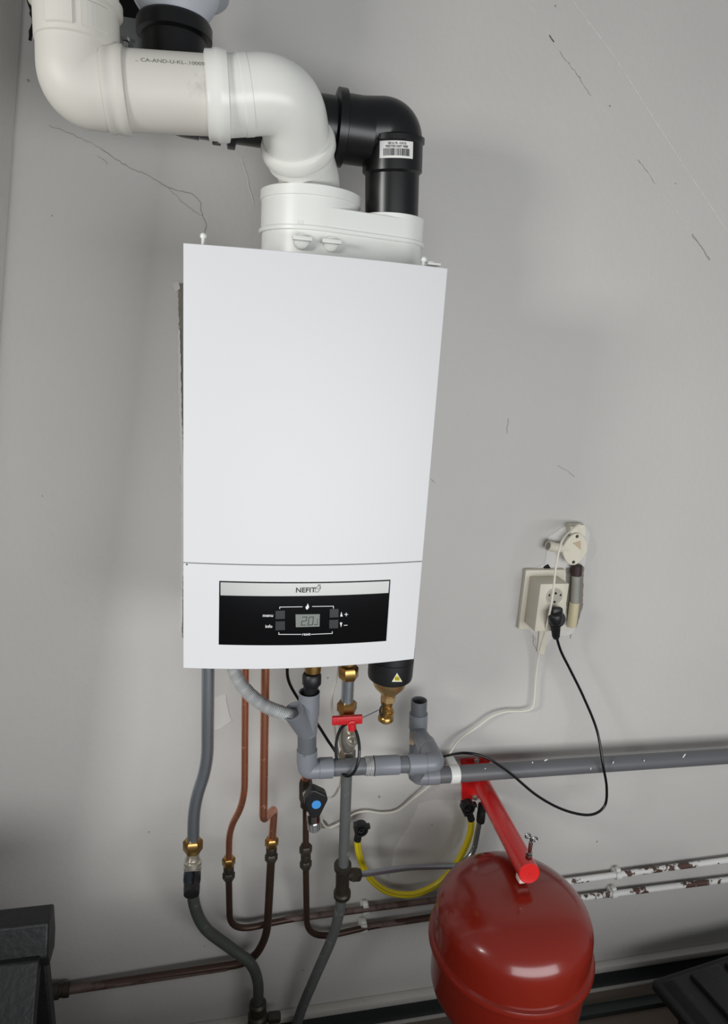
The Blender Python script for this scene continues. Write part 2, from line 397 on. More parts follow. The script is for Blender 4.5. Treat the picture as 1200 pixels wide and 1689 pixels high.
b = patch(fq((361.5, 958), (643.5, 956), (636.5, 1057), (360.5, 1063)), -0.004, 0.0006); panel = b.build('control_panel', M_gloss, boiler)
b = patch(fq((363.5, 960), (641.5, 958), (640, 977.5), (363.5, 981.5)), 0.0004, 0.0012); band = b.build('silver_band', M_silver, panel, 'silver band with the maker lettering')
def ftext(s_, px, py, size, material, parent, name='lettering', bold=0.0, off=0.0008, align='CENTER', sx=1.0, label=None):
    c_ = onf(px, py); V, Fc = text_mb(s_, size, 0.0003, bold, align)
    mb = MB(); mb.add([fs(c_.x + v.x * sx, c_.z + v.y, off + 0.0002 + v.z) for v in V], Fc); return mb.build(name, material, parent, label)
ftext('NEFIT', 503.5, 976.5, 0.0125, M_ink, band, bold=0.00018, off=0.0014, sx=1.08, label='black maker lettering')
def fline(parent, pl, wd, material, name, off=0.001, closed=False):
    P = [onf(*p) for p in pl]
    if closed: P.append(P[0])
    mb = MB()
    for a, c in zip(P, P[1:]):
        t = (c - a); t.y = 0; t.normalize(); s_ = Vector((-t.z, 0, t.x)) * wd / 2
        q = [(a + s_ - t * wd / 2), (c + s_ + t * wd / 2), (c - s_ + t * wd / 2), (a - s_ - t * wd / 2)]
        mb.add([fs(p.x, p.z, off) for p in q] + [fs(p.x, p.z, off + 0.0003) for p in q], [(0, 1, 2, 3), (7, 6, 5, 4), (0, 4, 5, 1), (1, 5, 6, 2), (2, 6, 7, 3), (3, 7, 4, 0)])
    return mb.build(name, material, parent)
fline(band, [(519.5, 976), (519.5, 970.5), (523, 967), (527.5, 963.5), (528.5, 969.5), (524, 976), (519.5, 976)], 0.0006, M_ink, 'flame_emblem', 0.0014)
fline(band, [(524, 962.8), (527.5, 968.8), (523.5, 971.5), (521, 970)], 0.0005, M_ink, 'flame_emblem', 0.0014)
b = patch(fq((487, 1013), (527, 1012.5), (526.5, 1033), (487.5, 1034)), 0.0002, 0.0014); lcd = b.build('display', M_lcd, panel, 'grey liquid crystal display')
# digits 2 0 and a small degree mark, drawn as segments
fline(lcd, [(498.5, 1017.5), (505.5, 1017), (504.5, 1023.5), (497.5, 1024), (496.5, 1030.5), (503.5, 1030.5)], 0.0011, M_ink, 'digit', 0.0014)
fline(lcd, [(509.5, 1017.5), (516.5, 1017), (515, 1030), (507.5, 1030.5)], 0.0011, M_ink, 'digit', 0.0014, closed=True)
fline(lcd, [(518.5, 1029.8), (523, 1029.5)], 0.0012, M_ink, 'digit', 0.0014)
fline(lcd, [(523, 1020), (523, 1029)], 0.0006, M_ink, 'digit', 0.0014)
for q in ([(454, 1007), (469.5, 1006.5), (469.5, 1020), (454, 1020.5)], [(454, 1024.5), (469.5, 1024), (469.5, 1038.5), (454, 1039)],
          [(543.5, 1004), (558, 1004), (557.5, 1017.5), (543, 1018)], [(542.5, 1022), (557.5, 1021.5), (557, 1035.5), (542.5, 1036)]):
    b = patch(fq(*q), 0.0002, 0.0018, 4, 2); b.build('button', M_btn, panel)
ftext('menu', 441.5, 1017, 0.0082, M_wink, panel, bold=0.0001); ftext('info', 443, 1035, 0.0082, M_wink, panel, bold=0.0001)
ftext('reset', 504.5, 1047.5, 0.0072, M_wink, panel, bold=0.0001)
for l_ in ([(461, 1003.5), (461, 1001), (498, 1000.5)], [(515, 1000), (549.5, 999.5), (549.5, 1003)],
           [(459.5, 1043), (459.5, 1046), (496, 1046)], [(513, 1046), (547.5, 1044.5), (547.5, 1041.5)]):
    fline(panel, l_, 0.0011, M_wink, 'printed_bracket', 0.0008)
def fpoly(parent, pl, material, name, off=0.0008):
    P = [onf(*p) for p in pl]; n = len(P)
    mb = MB(); mb.add([fs(p.x, p.z, off) for p in P] + [fs(p.x, p.z, off + 0.0003) for p in P], [tuple(range(n)), tuple(reversed(range(n, 2 * n)))] + [(i, (i + 1) % n, (i + 1) % n + n, i + n) for i in range(n)])
    return mb.build(name, material, parent)
fpoly(panel, [(507, 995), (508.5, 998), (509.5, 1000.5), (508, 1003.5), (506, 1005.5), (504.3, 1004), (503.4, 1001), (505.5, 999)], M_wink, 'flame_symbol')
fpoly(panel, [(562.5, 1008.5), (564.8, 1016.5), (560.6, 1016.5)], M_wink, 'arrow_symbol'); fpoly(panel, [(560, 1026.5), (564, 1026.3), (562, 1034.5)], M_wink, 'arrow_symbol')
fline(panel, [(568, 1013), (573, 1013)], 0.0011, M_wink, 'plus_symbol'); fline(panel, [(570.5, 1010.5), (570.5, 1015.5)], 0.0011, M_wink, 'plus_symbol')
fline(panel, [(567, 1031), (572, 1030.8)], 0.0011, M_wink, 'minus_symbol')

# ------------------------------------------------------------------ flue adapter on top of the boiler
AXL, AXR, RL, RR, AD_ = 0.21, 0.358, 0.087, 0.060, 0.19
def hull(gl, n=40):
    """plan outline round both spigots grown by gl"""
    rl, rr = RL + gl, RR + gl; dx = AXR - AXL; th = math.acos((rl - rr) / dx)
    P = []
    for k in range(n + 1):
        t = th + (2 * math.pi - 2 * th) * k / n; P.append(Vector((AXL + rl * math.cos(t), -AD_ - rl * math.sin(t), 0)))
    for k in range(n // 2 + 1):
        t = -th + 2 * th * k / (n // 2); P.append(Vector((AXR + rr * math.cos(t), -AD_ - rr * math.sin(t), 0)))
    return P
def slab(z0, z1, g, bev=0.001):
    prof = [(g - bev, z0), (g, z0 + bev), (g, z1 - bev), (g - bev, z1)]
    rings = [[p + Z * z for p in hull(gg)] for gg, z in prof]; n = len(rings[0]); V = [p for r in rings for p in r]
    Fc = [(j * n + k, j * n + (k + 1) % n, (j + 1) * n + (k + 1) % n, (j + 1) * n + k) for j in range(3) for k in range(n)]
    return MB().add(V, Fc + [tuple(range(n)), tuple(range(3 * n, 4 * n))])
adapter = thing('flue_adapter', 'white oval twin-pipe flue adapter with two small knobs on top of the boiler', 'flue adapter', (0.28, -AD_, ZT))
b = slab(ZT - 0.008, 2.043, -0.003); b.build('base', M_white2, adapter)
b = slab(2.040, 2.047, 0.0025); b.build('rim', M_white2, adapter)
b = slab(2.045, 2.079, -0.001); b.build('body', M_white2, adapter)
b = MB(); b.lathe([(RL - .002, 2.05), (RL - .001, 2.051), (RL - .001, 2.094), (RL - .004, 2.095)], (AXL, -AD_, 0), Z, 64); b.build('flue_spigot', M_white2, adapter)
b = MB(); b.lathe([(RL - .002, 2.0935), (RL + .001, 2.0945), (RL + .001, 2.110), (RL - .004, 2.113), (0.058, 2.114)], (AXL, -AD_, 0), Z, 64); b.build('cap_ring', M_white2, adapter)
b = MB(); b.ring((AXR, -AD_, 2.076), (AXR, -AD_, 2.087), RR - .001, 0.0485, 56); b.build('air_spigot', M_white2, adapter)
for px_, py_ in ((497, 398), (545, 403)):
    c_ = at(px_, py_, 0.282 if px_ < 520 else 0.274)
    b = MB(); b.lathe([(0.0125, 0.022), (0.0125, 0), (0.0118, -0.003), (0.008, -0.0045)], c_, Y, 32)
    k = b.build('measuring_point_knob', M_white2, adapter)
    b = MB(); b.box(c_ + Vector((0, -0.009, 0.003)), (0.032, 0.012, 0.0065), bevel=0.001); b.build('grip_bar', M_white2, k)
for px_ in (492, 495.5, 499):
    c_ = at(px_, 367, AD_ + RL - .003); b = MB(); b.box((c_.x, -AD_ - math.sqrt(max(0.0001, (RL - .0008) ** 2 - (c_.x - AXL) ** 2)), c_.z), (0.0007, 0.0012, 0.008)); b.build('moulded_mark', M_white2, adapter)

# ------------------------------------------------------------------ white flue duct
RW = 0.0525
duct = thing('white_flue_duct', 'thick white plastic flue pipe rising from the adapter and bending left to the top corner', 'flue pipe', (AXL, -AD_, 2.11))
P_a = Vector((AXL, -AD_, 2.105)); P_b = Vector((AXL - 0.004, -AD_ - 0.005, 2.135))
P_c = at(493, 246, 0.25); P_d = at(478, 150, 0.335); P_e = at(400, 161, 0.325); P_f = at(371, 160, 0.32)
P_g = at(200, 150, 0.32); P_h = at(127, 145, 0.32); P_i = at(126, 20, 0.32); P_j = P_i + Z * 0.25
P_corner = at(474, 154, 0.32)
b = MB(); b.tube(fillet([P_a, P_b, P_c, P_c.lerp(P_corner, 0.25)], [0.02, 0.03]), RW - 0.001, 48); b.build('lower_bend', M_duct, duct)
dcc = (P_corner - P_c).normalized()
# new elbow
el = fillet([P_c + dcc * 0.002, P_corner, P_f], [0.072], 20)
b = MB(); b.tube(el, RW + 0.0015, 56); b.build('elbow', M_duct, duct, 'glossy newer elbow')
b = MB(); b.lathe([(RW - .002, -0.014), (RW + .0065, -0.011), (RW + .009, -0.006), (RW + .009, 0.006), (RW + .007, 0.010), (RW, 0.012)], P_c + dcc * 0.006, dcc, 56); b.build('socket_ring', M_duct, duct)
b = MB(); b.lathe([(RW - .002, -0.020), (RW + .0035, -0.018), (RW + .0035, 0)], P_c, dcc, 56, cap=False); b.build('socket_sleeve', M_duct, duct)
axl = (P_g - P_f).normalized()
b = MB(); q_ = P_f.lerp(P_corner, .26); b.lathe([(RW + .001, -.001), (RW + .0022, 0), (RW + .0022, 0.012), (RW + .001, 0.013)], q_, P_corner - P_f, 56, cap=False); b.build('elbow_step', M_duct, duct)
b = MB(); b.lathe([(RW, -0.006), (RW + .0075, -0.004), (RW + .0085, 0.002), (RW + .0085, 0.012), (RW + .0065, 0.015), (RW + .006, 0.026), (RW, 0.028)], P_f, axl, 56); b.build('socket_ring', M_duct, duct)
# old pipe + old elbow
b = MB(); b.tube([P_f, P_f.lerp(P_g, .5), P_g], RW, 56); op = b.build('old_pipe', M_olddup, duct, 'scuffed older cream pipe with faint printed line')
V, Fc = text_mb('.. CA-AND-U-KL-.1000% L', 0.0088, 0.0001, 0.0)
mid = at(300, 128, 0.32)
ctr = P_f.lerp(P_g, 0.28)
yv = Vector((0, -1, 0)); xv = -axl; xv.normalize(); up_ = xv.cross(Y).normalized() * -1
if up_.z < 0: up_ = -up_
side = up_.cross(xv).normalized()
if side.y > 0: side = -side
mb = MB(); VV = []
for v in V:
    ang = 0.45 + v.y / RW; rr = RW + 0.0003 + v.z
    VV.append(ctr + xv * (v.x * 1.05 - 0.028) + side * math.cos(ang) * rr + up_ * math.sin(ang) * rr)
mb.add(VV, Fc); mb.build('printed_line', mat('faded_ink', (128, 125, 118), 0.6), op)
el2 = fillet([P_g.lerp(P_f, -0.06), P_h, P_i + Z * 0.005], [0.10], 20)
b = MB(); b.tube(el2, RW + 0.001, 56); b.build('old_elbow', M_olddup, duct, 'aged cream elbow')
b = MB(); b.lathe([(RW, -0.010), (RW + .004, -0.008), (RW + .0055, -0.002), (RW + .004, 0.003), (RW + .003, 0.012), (RW + .0045, 0.015), (RW + .004, 0.021), (RW, 0.022)], P_g, axl, 56); b.build('socket_ring', M_olddup, duct)
b = MB(); b.lathe([(RW, -0.045), (RW + .004, -0.042), (RW + .004, 0.0), (RW + .009, 0.003), (RW + .009, 0.014), (RW + .004, 0.017), (RW + .004, 0.25)], P_i, Z, 56, cap=False); b.build('riser_socket', M_olddup, duct)
mb = MB()
for a0 in (-0.55, 0.28):
    for k in range(6):
        t0 = a0 + k * 0.105; t1 = t0 + 0.105; rr = RW + .0042
        q = [P_i + Vector((math.sin(t) * r_, -math.cos(t) * r_, z)) for (t, r_, z) in ((t0, rr, -.036), (t1, rr, -.036), (t1, rr, -.003), (t0, rr, -.003), (t0, rr + .0022, -.034), (t1, rr + .0022, -.034), (t1, rr + .0022, -.005), (t0, rr + .0022, -.005))]
        mb.add(q, [(0, 1, 5, 4), (1, 2, 6, 5), (2, 3, 7, 6), (3, 0, 4, 7), (4, 5, 6, 7)])
mb.build('embossed_plate', M_olddup, duct)

# ------------------------------------------------------------------ black air duct
RB = 0.0485
bd_ = thing('black_air_duct', 'thick black plastic air pipe behind the white flue pipe, with a barcode sticker', 'air pipe', (AXR, -AD_, 2.08))
Q_a = Vector((AXR, -AD_, 2.082)); Q_c = at(647, 250, 0.20); Q_corner = at(650, 214, 0.20); Q_f = at(562, 212, 0.195); Q_g = at(330, 176, 0.195); Q_h = at(288, 168, 0.195); Q_i = at(290, 90, 0.195)
b = MB(); b.tube(resample([Q_a, Q_a.lerp(Q_c, .55), Q_c], 0.02), RB - 0.0005, 48); b.build('riser', M_black, bd_)
up1 = (Q_c - Q_a).normalized()
b = MB(); b.tube(fillet([Q_c - up1 * 0.018, Q_corner, at(604, 214, 0.198), Q_f], [0.07, 0.02], 18), RB + 0.002, 56); b.build('elbow', M_black, bd_)
b = MB(); b.lathe([(RB, -0.044), (RB + .0045, -0.040), (RB + .0045, 0.003), (RB + .0075, 0.005), (RB + .0075, 0.013), (RB, 0.016)], Q_c + up1 * 0.006, up1, 56); sock = b.build('elbow_socket', M_black, bd_)
ax2 = (Q_g - Q_f).normalized()
b = MB(); b.lathe([(RB, -0.052), (RB + .0055, -0.051), (RB + .0055, -0.006), (RB + .012, -0.004), (RB + .012, 0.010), (RB + .003, 0.012), (RB, .013)], Q_f, ax2, 56); b.build('socket_ring', M_black, bd_)
b = MB(); b.tube(resample([Q_f, Q_g], .04), RB - .001, 48); b.build('horizontal_pipe', M_black, bd_)
b = MB(); b.tube(fillet([Q_g, Q_h, Q_i + Z * 0.03], [0.09], 16), RB + .001, 48); b.build('rear_elbow', M_black, bd_)
b = MB(); b.lathe([(RB, -.008), (RB + .008, -.006), (RB + .008, .006), (RB, .008)], Q_g.lerp(Q_f, .22), ax2, 48); b.box(at(357, 230, 0.195) - Z * 0.002, (0.014, 0.012, 0.012), bevel=.001); b.build('socket_ring', M_black, bd_)
topb = at(288, 62, 0.195)
b = MB(); b.lathe([(RB, -.06), (RB + .003, -.058), (RB + .003, 0), (RB + .0105, .003), (RB + .0105, 0.02), (RB + .007, 0.026), (RB + .002, 0.027)], topb - Z * 0.004, Z, 56); b.build('collar', M_black, bd_)
# barcode sticker wraps the elbow socket
mb = MB(); cS = Q_c + up1 * 0.006; mi = MB(); e1 = Vector((1, 0, 0)); e1 = (e1 - up1 * e1.dot(up1)).normalized(); e2 = up1.cross(e1); e2 = e2 if e2.y < 0 else -e2
def bpt(a, h, r): return cS + up1 * h + (e1 * math.sin(a) + e2 * math.cos(a)) * r
rS = RB + 0.0049
def bquad(mbx, a0, a1, h0, h1, r, n=1):
    for k in range(n):
        u0 = a0 + (a1 - a0) * k / n; u1 = a0 + (a1 - a0) * (k + 1) / n
        q = [bpt(u0, h0, r), bpt(u1, h0, r), bpt(u1, h1, r), bpt(u0, h1, r)] + [bpt(u0, h0, r + .0003), bpt(u1, h0, r + .0003), bpt(u1, h1, r + .0003), bpt(u0, h1, r + .0003)]
        mbx.add(q, [(4, 5, 6, 7), (0, 3, 2, 1), (0, 1, 5, 4), (1, 2, 6, 5), (2, 3, 7, 6), (3, 0, 4, 7)])
AS0, AS1, HS0, HS1 = -0.66, 0.46, -0.024, 0.002
bquad(mb, AS0, AS1, HS0, HS1, rS, 14); st = mb.build('barcode_sticker', M_paper, bd_, 'white barcode sticker')
a_ = AS0 + 0.13
while a_ < AS1 - 0.13:
    wd = random.choice((.008, .012, .02)); bquad(mi, a_, a_ + wd, HS0 + .0035, HS0 + .0145, rS + .0003); a_ += wd + random.choice((.008, .012, .018))
mi.build('barcode', M_ink, st)
for tx, hh, sz in (('180/161.90 - 010/155', HS1 - .0055, .0052), ('90/87/70S0 030/P1 90080', HS1 - .0102, .0052)):
    V, Fc = text_mb(tx, sz, 0.0001, 0.00012); mt = MB(); mt.add([bpt((AS0 + AS1) / 2 + v.x / rS * 0.72, hh + v.y, rS + .0004 + v.z) for v in V], Fc); mt.build('sticker_text', M_ink, st)

# grey cone above
cone = thing('roof_duct_cone', 'pale grey flared duct cone above the black pipe at the top edge', 'duct cone', topb + Z * 0.023)
b = MB(); b.lathe([(RB - .004, 0.018), (RB + .001, 0.02), (RB + .002, 0.028), (RB + .012, 0.042), (RB + .02, 0.055), (RB + .023, 0.07), (RB + .03, 0.075), (RB + .032, 0.09), (RB + .03, 0.2)], topb, Z, 56); b.build('cone_body', M_cone, cone)
b = MB(); b.lathe([(RB + .02, 0.062), (RB + .036, 0.064), (RB + .037, 0.071), (RB + .024, 0.074)], topb, Z, 56, cap=False); b.build('cone_lip', M_cone, cone)
br = thing('pipe_bracket', 'small metal pipe bracket with a screw between the white and black pipes', 'bracket', at(212, 75, 0.1))
b = MB(); b.box(at(214, 78, 0.06), (0.042, 0.11, 0.05), bevel=.002); b.build('bracket_block', mat('dull_zinc', (120, 122, 122), .5, metal=.4), br)
b = MB(); b.cyl(at(207, 70, 0.12), at(207, 70, 0.12) + Vector((0, 0, -.025)), 0.0045, 16); b.lathe([(0.007, 0), (0.007, .005)], at(207, 68, 0.12), Z, 6); b.build('screw', M_chrome, br)
b = MB(); b.box(at(241, 76, 0.155), (0.007, 0.004, 0.05), bevel=.001); b.build('clamp_strap', M_cone, br)

# ------------------------------------------------------------------ pipes under the boiler
def seg(p, q, k0, k1): return p.lerp(q, k0), p.lerp(q, k1)
def vz(px, py, d, dz): p = at(px, py, d); return p, p + Z * dz
# steel pipe on the left
D1 = 0.15
sp = thing('steel_pipe', 'thick grey-blue steel pipe at far left below the boiler, bending down to the floor', 'pipe', at(424, 1689, 0.06))
top = at(343, 1060, D1); top.z = 1.30
pth = [top, at(342, 1262, D1), at(320, 1325, D1), at(318, 1400, D1)]
b = MB(); b.tube(fillet(pth, [.05, .05]), 0.0135, 32); b.build('upper_pipe', M_steel, sp)
b = MB(); b.nut(at(318, 1404, D1), at(318, 1384, D1), 0.0215); b.build('compression_nut', M_brass, sp)
b = MB(); b.lathe([(.0165, 0), (.014, .006), (.0145, .018), (.018, .024)], at(318, 1404, D1), at(317, 1425, D1) - at(318, 1404, D1), 32); b.build('valve_neck', M_nickel, sp)
p_, q_ = at(318, 1420, D1 + .006), at(317, 1440, D1 + .012)
b = MB(); b.lathe([(.016, 0), (.0195, .001), (.0195, .006), (.0175, .007), (.0175, .010), (.0195, .011), (.0195, .017), (.0175, .018), (.0175, .020), (.019, .022), (.017, .026)], p_, q_ - p_, 32); b.build('union_ring', M_nickel, sp)
p_, q_ = at(317, 1438, D1 + .012), at(316, 1466, D1 + .05)
L_ = (q_ - p_).length
b = MB(); b.lathe([(.015, 0), (.0188, .004), (.0188, L_ * .55), (.0178, L_ * .6), (.0172, L_)], p_, q_ - p_, 36); dc = b.build('drain_cap', mat('dark_chrome', (72, 78, 84), .18, metal=.9), sp)
b = MB(); b.lathe([(.0165, 0), (.0172, .003), (.0165, .012), (.012, .0135)], q_, q_ - p_, 36); b.build('black_plug', M_blackm, dc)
pth = pts([(318, 1445, .135), (320, 1490, .12), (338, 1530, .10), (378, 1562, .08), (412, 1588, .075), (425, 1620, .07), (425, 1660, .065)])
b = MB(); b.tube(spline(pth), 0.0135, 32); b.build('lower_pipe', M_green, sp, 'dull grey-green lower length')
p_, q_ = at(425, 1655, .065), at(424, 1700, .06)
b = MB(); b.lathe([(.0165, -.006), (.022, 0), (.022, .02), (.019, .024), (.019, .034), (.025, .04), (.025, .075), (.019, .08), (.019, .11)], p_, q_ - p_, 28); b.build('coupling', M_oldbrass, sp)
b = MB(); b.nut(at(441, 1679, .06), at(462, 1677, .06), .014); b.build('side_nut', M_oldbrass, sp)

def coupling(a, c, r, material, topmat=None, parent=None):
    """compression coupling between two points: nut, body, nut"""
    L = (c - a).length; d_ = (c - a).normalized()
    b = MB(); b.nut(a, a + d_ * L * .36, r); b.build('compression_nut', topmat or material, parent)
    b = MB(); b.lathe([(r * .72, L * .34), (r * .8, L * .4), (r * .8, L * .64), (r * .72, L * .68)], a, d_, 24); b.nut(a + d_ * L * .66, c, r * .95); b.build('coupling_body', material, parent)

# copper A
cpA = thing('copper_pipe', 'left slim copper pipe under the boiler, kinked left, running right along the wall below', 'pipe', at(380, 1530, .05), )
top = at(404, 1060, .13); top.z = 1.30
b = MB(); b.tube(fillet([top, at(403, 1322, .13), at(378, 1368, .10), at(377, 1425, .09)], [.05, .04]), .0078, 24); b.build('bright_length', M_copper, cpA)
coupling(at(377, 1414, .09), at(377, 1450, .085), .0155, M_oldbrass, M_brass, cpA)
b = MB(); b.tube(fillet(pts([(377, 1445, .085), (379, 1538, .045), (470, 1517, .03), (720, 1484, .025)]), [.09, .05, .03]), .0078, 24); b.build('dark_length', M_oldcu, cpA, 'tarnished dark lower bend')
b = MB(); b.tube(resample(pts([(470, 1517, .03), (720, 1484, .025), (850, 1465, .022)]), .03), .0082, 24); b.build('dull_length', M_dirtcu, cpA)
b = MB(); b.tube(resample(pts([(850, 1465, .022), (1240, 1413, .022)]), .03), .0085, 24); b.build('painted_length', M_peel, cpA, 'white paint peeling off the copper')
# copper B
cpB = thing('copper_pipe', 'right slim copper pipe under the boiler with a hooked jog, running left near the floor', 'pipe', at(445, 1560, .05))
top = at(437, 1060, .17); top.z = 1.30
b = MB(); b.tube(fillet(pts([(438, 1060, .17), (434, 1352, .17), (452, 1334, .105), (448, 1392, .10)]), [.014, .014], 8), .0090, 24); o = b.build('bright_length', M_copper, cpB)
coupling(at(448, 1382, .10), at(447, 1420, .10), .016, M_oldbrass, M_brass, cpB)
b = MB(); b.tube(fillet(pts([(447, 1415, .10), (440, 1545, .06), (415, 1587, .04), (105, 1634, .03)]), [.10, .05]), .0098, 24); b.build('dark_length', M_oldcu, cpB)
b = MB(); b.tube(resample(pts([(375, 1594, .0385), (105, 1634, .03)]), .03), .0102, 24); b.build('dull_length', M_dirtcu, cpB)
p_, q_ = at(115, 1632, .03), at(80, 1637, .03)
b = MB(); b.lathe([(.012, 0), (.0165, .001), (.0165, .014), (.015, .015), (.015, .022), (.018, .024), (.018, .05), (.014, .052)], p_, q_ - p_, 24); b.build('end_fitting', M_oldbrass, cpB)
# third, dark, with the hose tap
cpC = thing('dark_copper_pipe', 'dark brown copper pipe below the hose tap, bending right along the wall', 'pipe', at(504, 1540, .05))
b = MB(); b.tube(resample(pts([(505, 1262, .10), (504, 1300, .10), (504, 1400, .095)]), .03), .0075, 24); b.build('upper_length', M_oldcu, cpC)
b = MB(); b.cyl(at(505, 1266, .10), at(504, 1290, .10), .0105, 24, .001); b.build('copper_sleeve', M_copper, cpC)
coupling(at(504, 1394, .095), at(504, 1431, .09), .0155, M_oldbrass, None, cpC)
b = MB(); b.tube(fillet(pts([(504, 1425, .09), (506, 1552, .04), (610, 1528, .025), (720, 1511, .022)]), [.09, .05]), .0078, 24); b.build('dark_length', M_oldcu, cpC)
b = MB(); b.tube(resample(pts([(600, 1529, .025), (720, 1512, .022), (850, 1494, .022)]), .03), .0082, 24); b.build('dull_length', M_dirtcu, cpC)
b = MB(); b.tube(resample(pts([(850, 1494, .022), (1240, 1446, .022)]), .03), .0085, 24); b.build('painted_length', M_peel, cpC, 'white paint peeling off the copper')

# hose tap
tap = thing('hose_tap', 'chrome hose tap with black triangular knob and blue disc on the dark pipe', 'tap', at(506, 1310, .10))
b = MB(); b.nut(at(504, 1322, .10), at(504, 1285, .10), .0155); b.cyl(at(504, 1330, .10), at(504, 1318, .10), .013, 24, .001); b.build('tap_joint', M_oldbrass, tap)
b = MB(); b.tube(spline(pts([(505, 1302, .10), (510, 1318, .13), (515, 1332, .15), (517, 1346, .155)])), .0115, 24); b.build('tap_body', M_nickel, tap)
p_, q_ = at(516, 1338, .155), at(518, 1368, .160); L_ = (q_ - p_).length
b = MB(); b.lathe([(.012, 0), (.0155, .003), (.0155, L_ * .5), (.0145, L_ * .53)] + [(.0142 if k % 2 else .0152, L_ * (.58 + .4 * k / 9)) for k in range(10)] + [(.0105, L_), (.0102, L_ * .7)], p_, q_ - p_, 32); b.build('threaded_outlet', M_chrome, tap)
kn = [(513, 1305), (519, 1303), (538, 1312), (541, 1320), (527, 1348), (517, 1351), (511, 1348), (502, 1328), (503, 1321)]
kp = pts(kn, .185)
b = MB(); b.prism(kp, (0, .026, 0)); k = b.build('tap_knob', M_blackm, tap, 'black triangular knob'); md = k.modifiers.new('b', 'BEVEL'); md.width = .004; md.segments = 3; md.limit_method = 'ANGLE'
b = MB(); b.cyl(at(521, 1327, .160), at(516, 1327, .14), .009, 20); b.build('tap_stem', M_nickel, tap)
b = MB(); b.lathe([(.0104, .001), (.0104, -.0012), (.0096, -.0018)], at(521.5, 1327, .1855), Y, 36); b.build('blue_disc', M_blue, k, 'blue cold-water disc')

# centre steel pipe with ball valve
D5 = .17
cs = thing('central_steel_pipe', 'grey steel pipe with a red-handled valve below the boiler middle, slanting to the floor', 'pipe', at(490, 1689, .05))
p_, q_ = at(575, 1085, .2), at(574, 1100, .2)
b = MB(); b.lathe([(.016, -.02), (.0185, 0), (.0185, .012), (.0165, .014)], p_, q_ - p_, 32); b.nut(at(575, 1099, .2), at(574.5, 1119, .2), .021, 6); b.build('brass_union', M_brass, cs)
b = MB(); b.tube(pts([(574.5, 1110, .2), (573, 1140, .2), (572, 1165, .2)]), .0132, 32); b.build('upper_tube', M_steel, cs)
b = MB(); b.nut(at(572, 1157, .2), at(571.5, 1173, .2), .0215); b.lathe([(.018, 0), (.0165, .008)], at(571.5, 1172, .2), Vector((0, 0, -1)), 24); b.build('compression_nut', M_brass, cs)
vb = MB(); a_, c_ = at(573, 1178, .195), at(573, 1262, .185); L_ = (c_ - a_).length
vb.lathe([(.014, 0), (.0165, .004), (.0195, L_ * .25), (.0205, L_ * .42), (.0175, L_ * .6), (.014, L_ * .66), (.014, L_ * .68)], a_, c_ - a_, 32)
vb.nut(a_ + (c_ - a_) * .68, a_ + (c_ - a_) * .98, .018); vo = vb.build('ball_valve', M_nickel, cs)
b = MB(); pc = at(581.5, 1222, .232); b.lathe([(.010, .03), (.0135, .012), (.0135, 0), (.0125, -.001), (.0090, -.001), (.0082, .007), (.0035, .007)], pc, Y, 32); b.build('drain_port', M_nickel, vo)
b = MB(); b.cyl(pc + Y * .003, pc - Y * .001, .003, 6); b.build('port_screw', M_chrome, vo)
hb = MB(); hc0 = at(547.5, 1188, .235); hc1 = at(597, 1186.5, .235); hm = (hc0 + hc1) / 2; hl = (hc1 - hc0).length
hb.box(hm, (hl, .009, .018), bevel=.0012)
for k in range(11):
    hb.box(hm + Vector((-hl / 2 + .006 + k * (hl - .012) / 10, -.0048, -.001)), (.0028, .002, .014), bevel=.0005)
h = hb.build('red_handle', M_redh, cs, 'ribbed red valve handle')
b = MB(); b.lathe([(.006, .03), (.0085, .028), (.0095, .004), (.009, 0), (.005, -.001)], at(580, 1196, .243), Y, 28); b.cyl(at(580, 1192, .24), at(580, 1204, .24), .008, 20, .001); b.build('handle_hub', M_redh, h)
b = MB(); b.tube(resample(pts([(572, 1255, D5 + .01), (571, 1285, D5), (566, 1430, .13)]), .03), .0125, 32); b.build('middle_pipe', M_oldsteel, cs)
td = at(565, 1425, .13); te = at(564, 1478, .115)
L_ = (te - td).length
b = MB(); b.lathe([(.014, 0), (.021, .002), (.021, .014), (.0185, .017), (.0165, .022), (.0165, L_ - .022), (.0185, L_ - .017), (.021, L_ - .014), (.021, L_ - .002), (.015, L_)], td, te - td, 28)
b.cyl(at(568, 1444, .125), at(580, 1442, .12), .012, 24); b.nut(at(577, 1443, .12), at(593, 1442, .115), .0165); b.build('tee_fitting', M_oldbrass, cs)
b = MB(); b.tube(spline(pts([(563, 1470, .115), (560, 1500, .105), (548, 1545, .09), (520, 1610, .07), (497, 1665, .055), (484, 1710, .05)])), .0132, 32); b.build('lower_pipe', M_oldsteel, cs)

# filling pipe from the tee to beneath the vessel
fp = thing('filling_pipe', 'thin bent grey pipe from the central tee to behind the red vessel', 'pipe', at(594, 1442, .11))
b = MB(); b.tube(fillet(pts([(590, 1442, .115), (604, 1441, .11), (672, 1431, .08), (760, 1428, .06), (781, 1405, .05), (793, 1342, .05)]), [.03, .03, .03, .03]), .0072, 24); b.build('thin_pipe', M_steel, fp)
b = MB(); b.nut(at(792, 1356, .05), at(794, 1336, .05), .0125); b.lathe([(.009, 0), (.0115, .003), (.0115, .02), (.008, .022)], at(794, 1338, .05), Z, 24); b.build('pipe_union', M_blackm, fp)

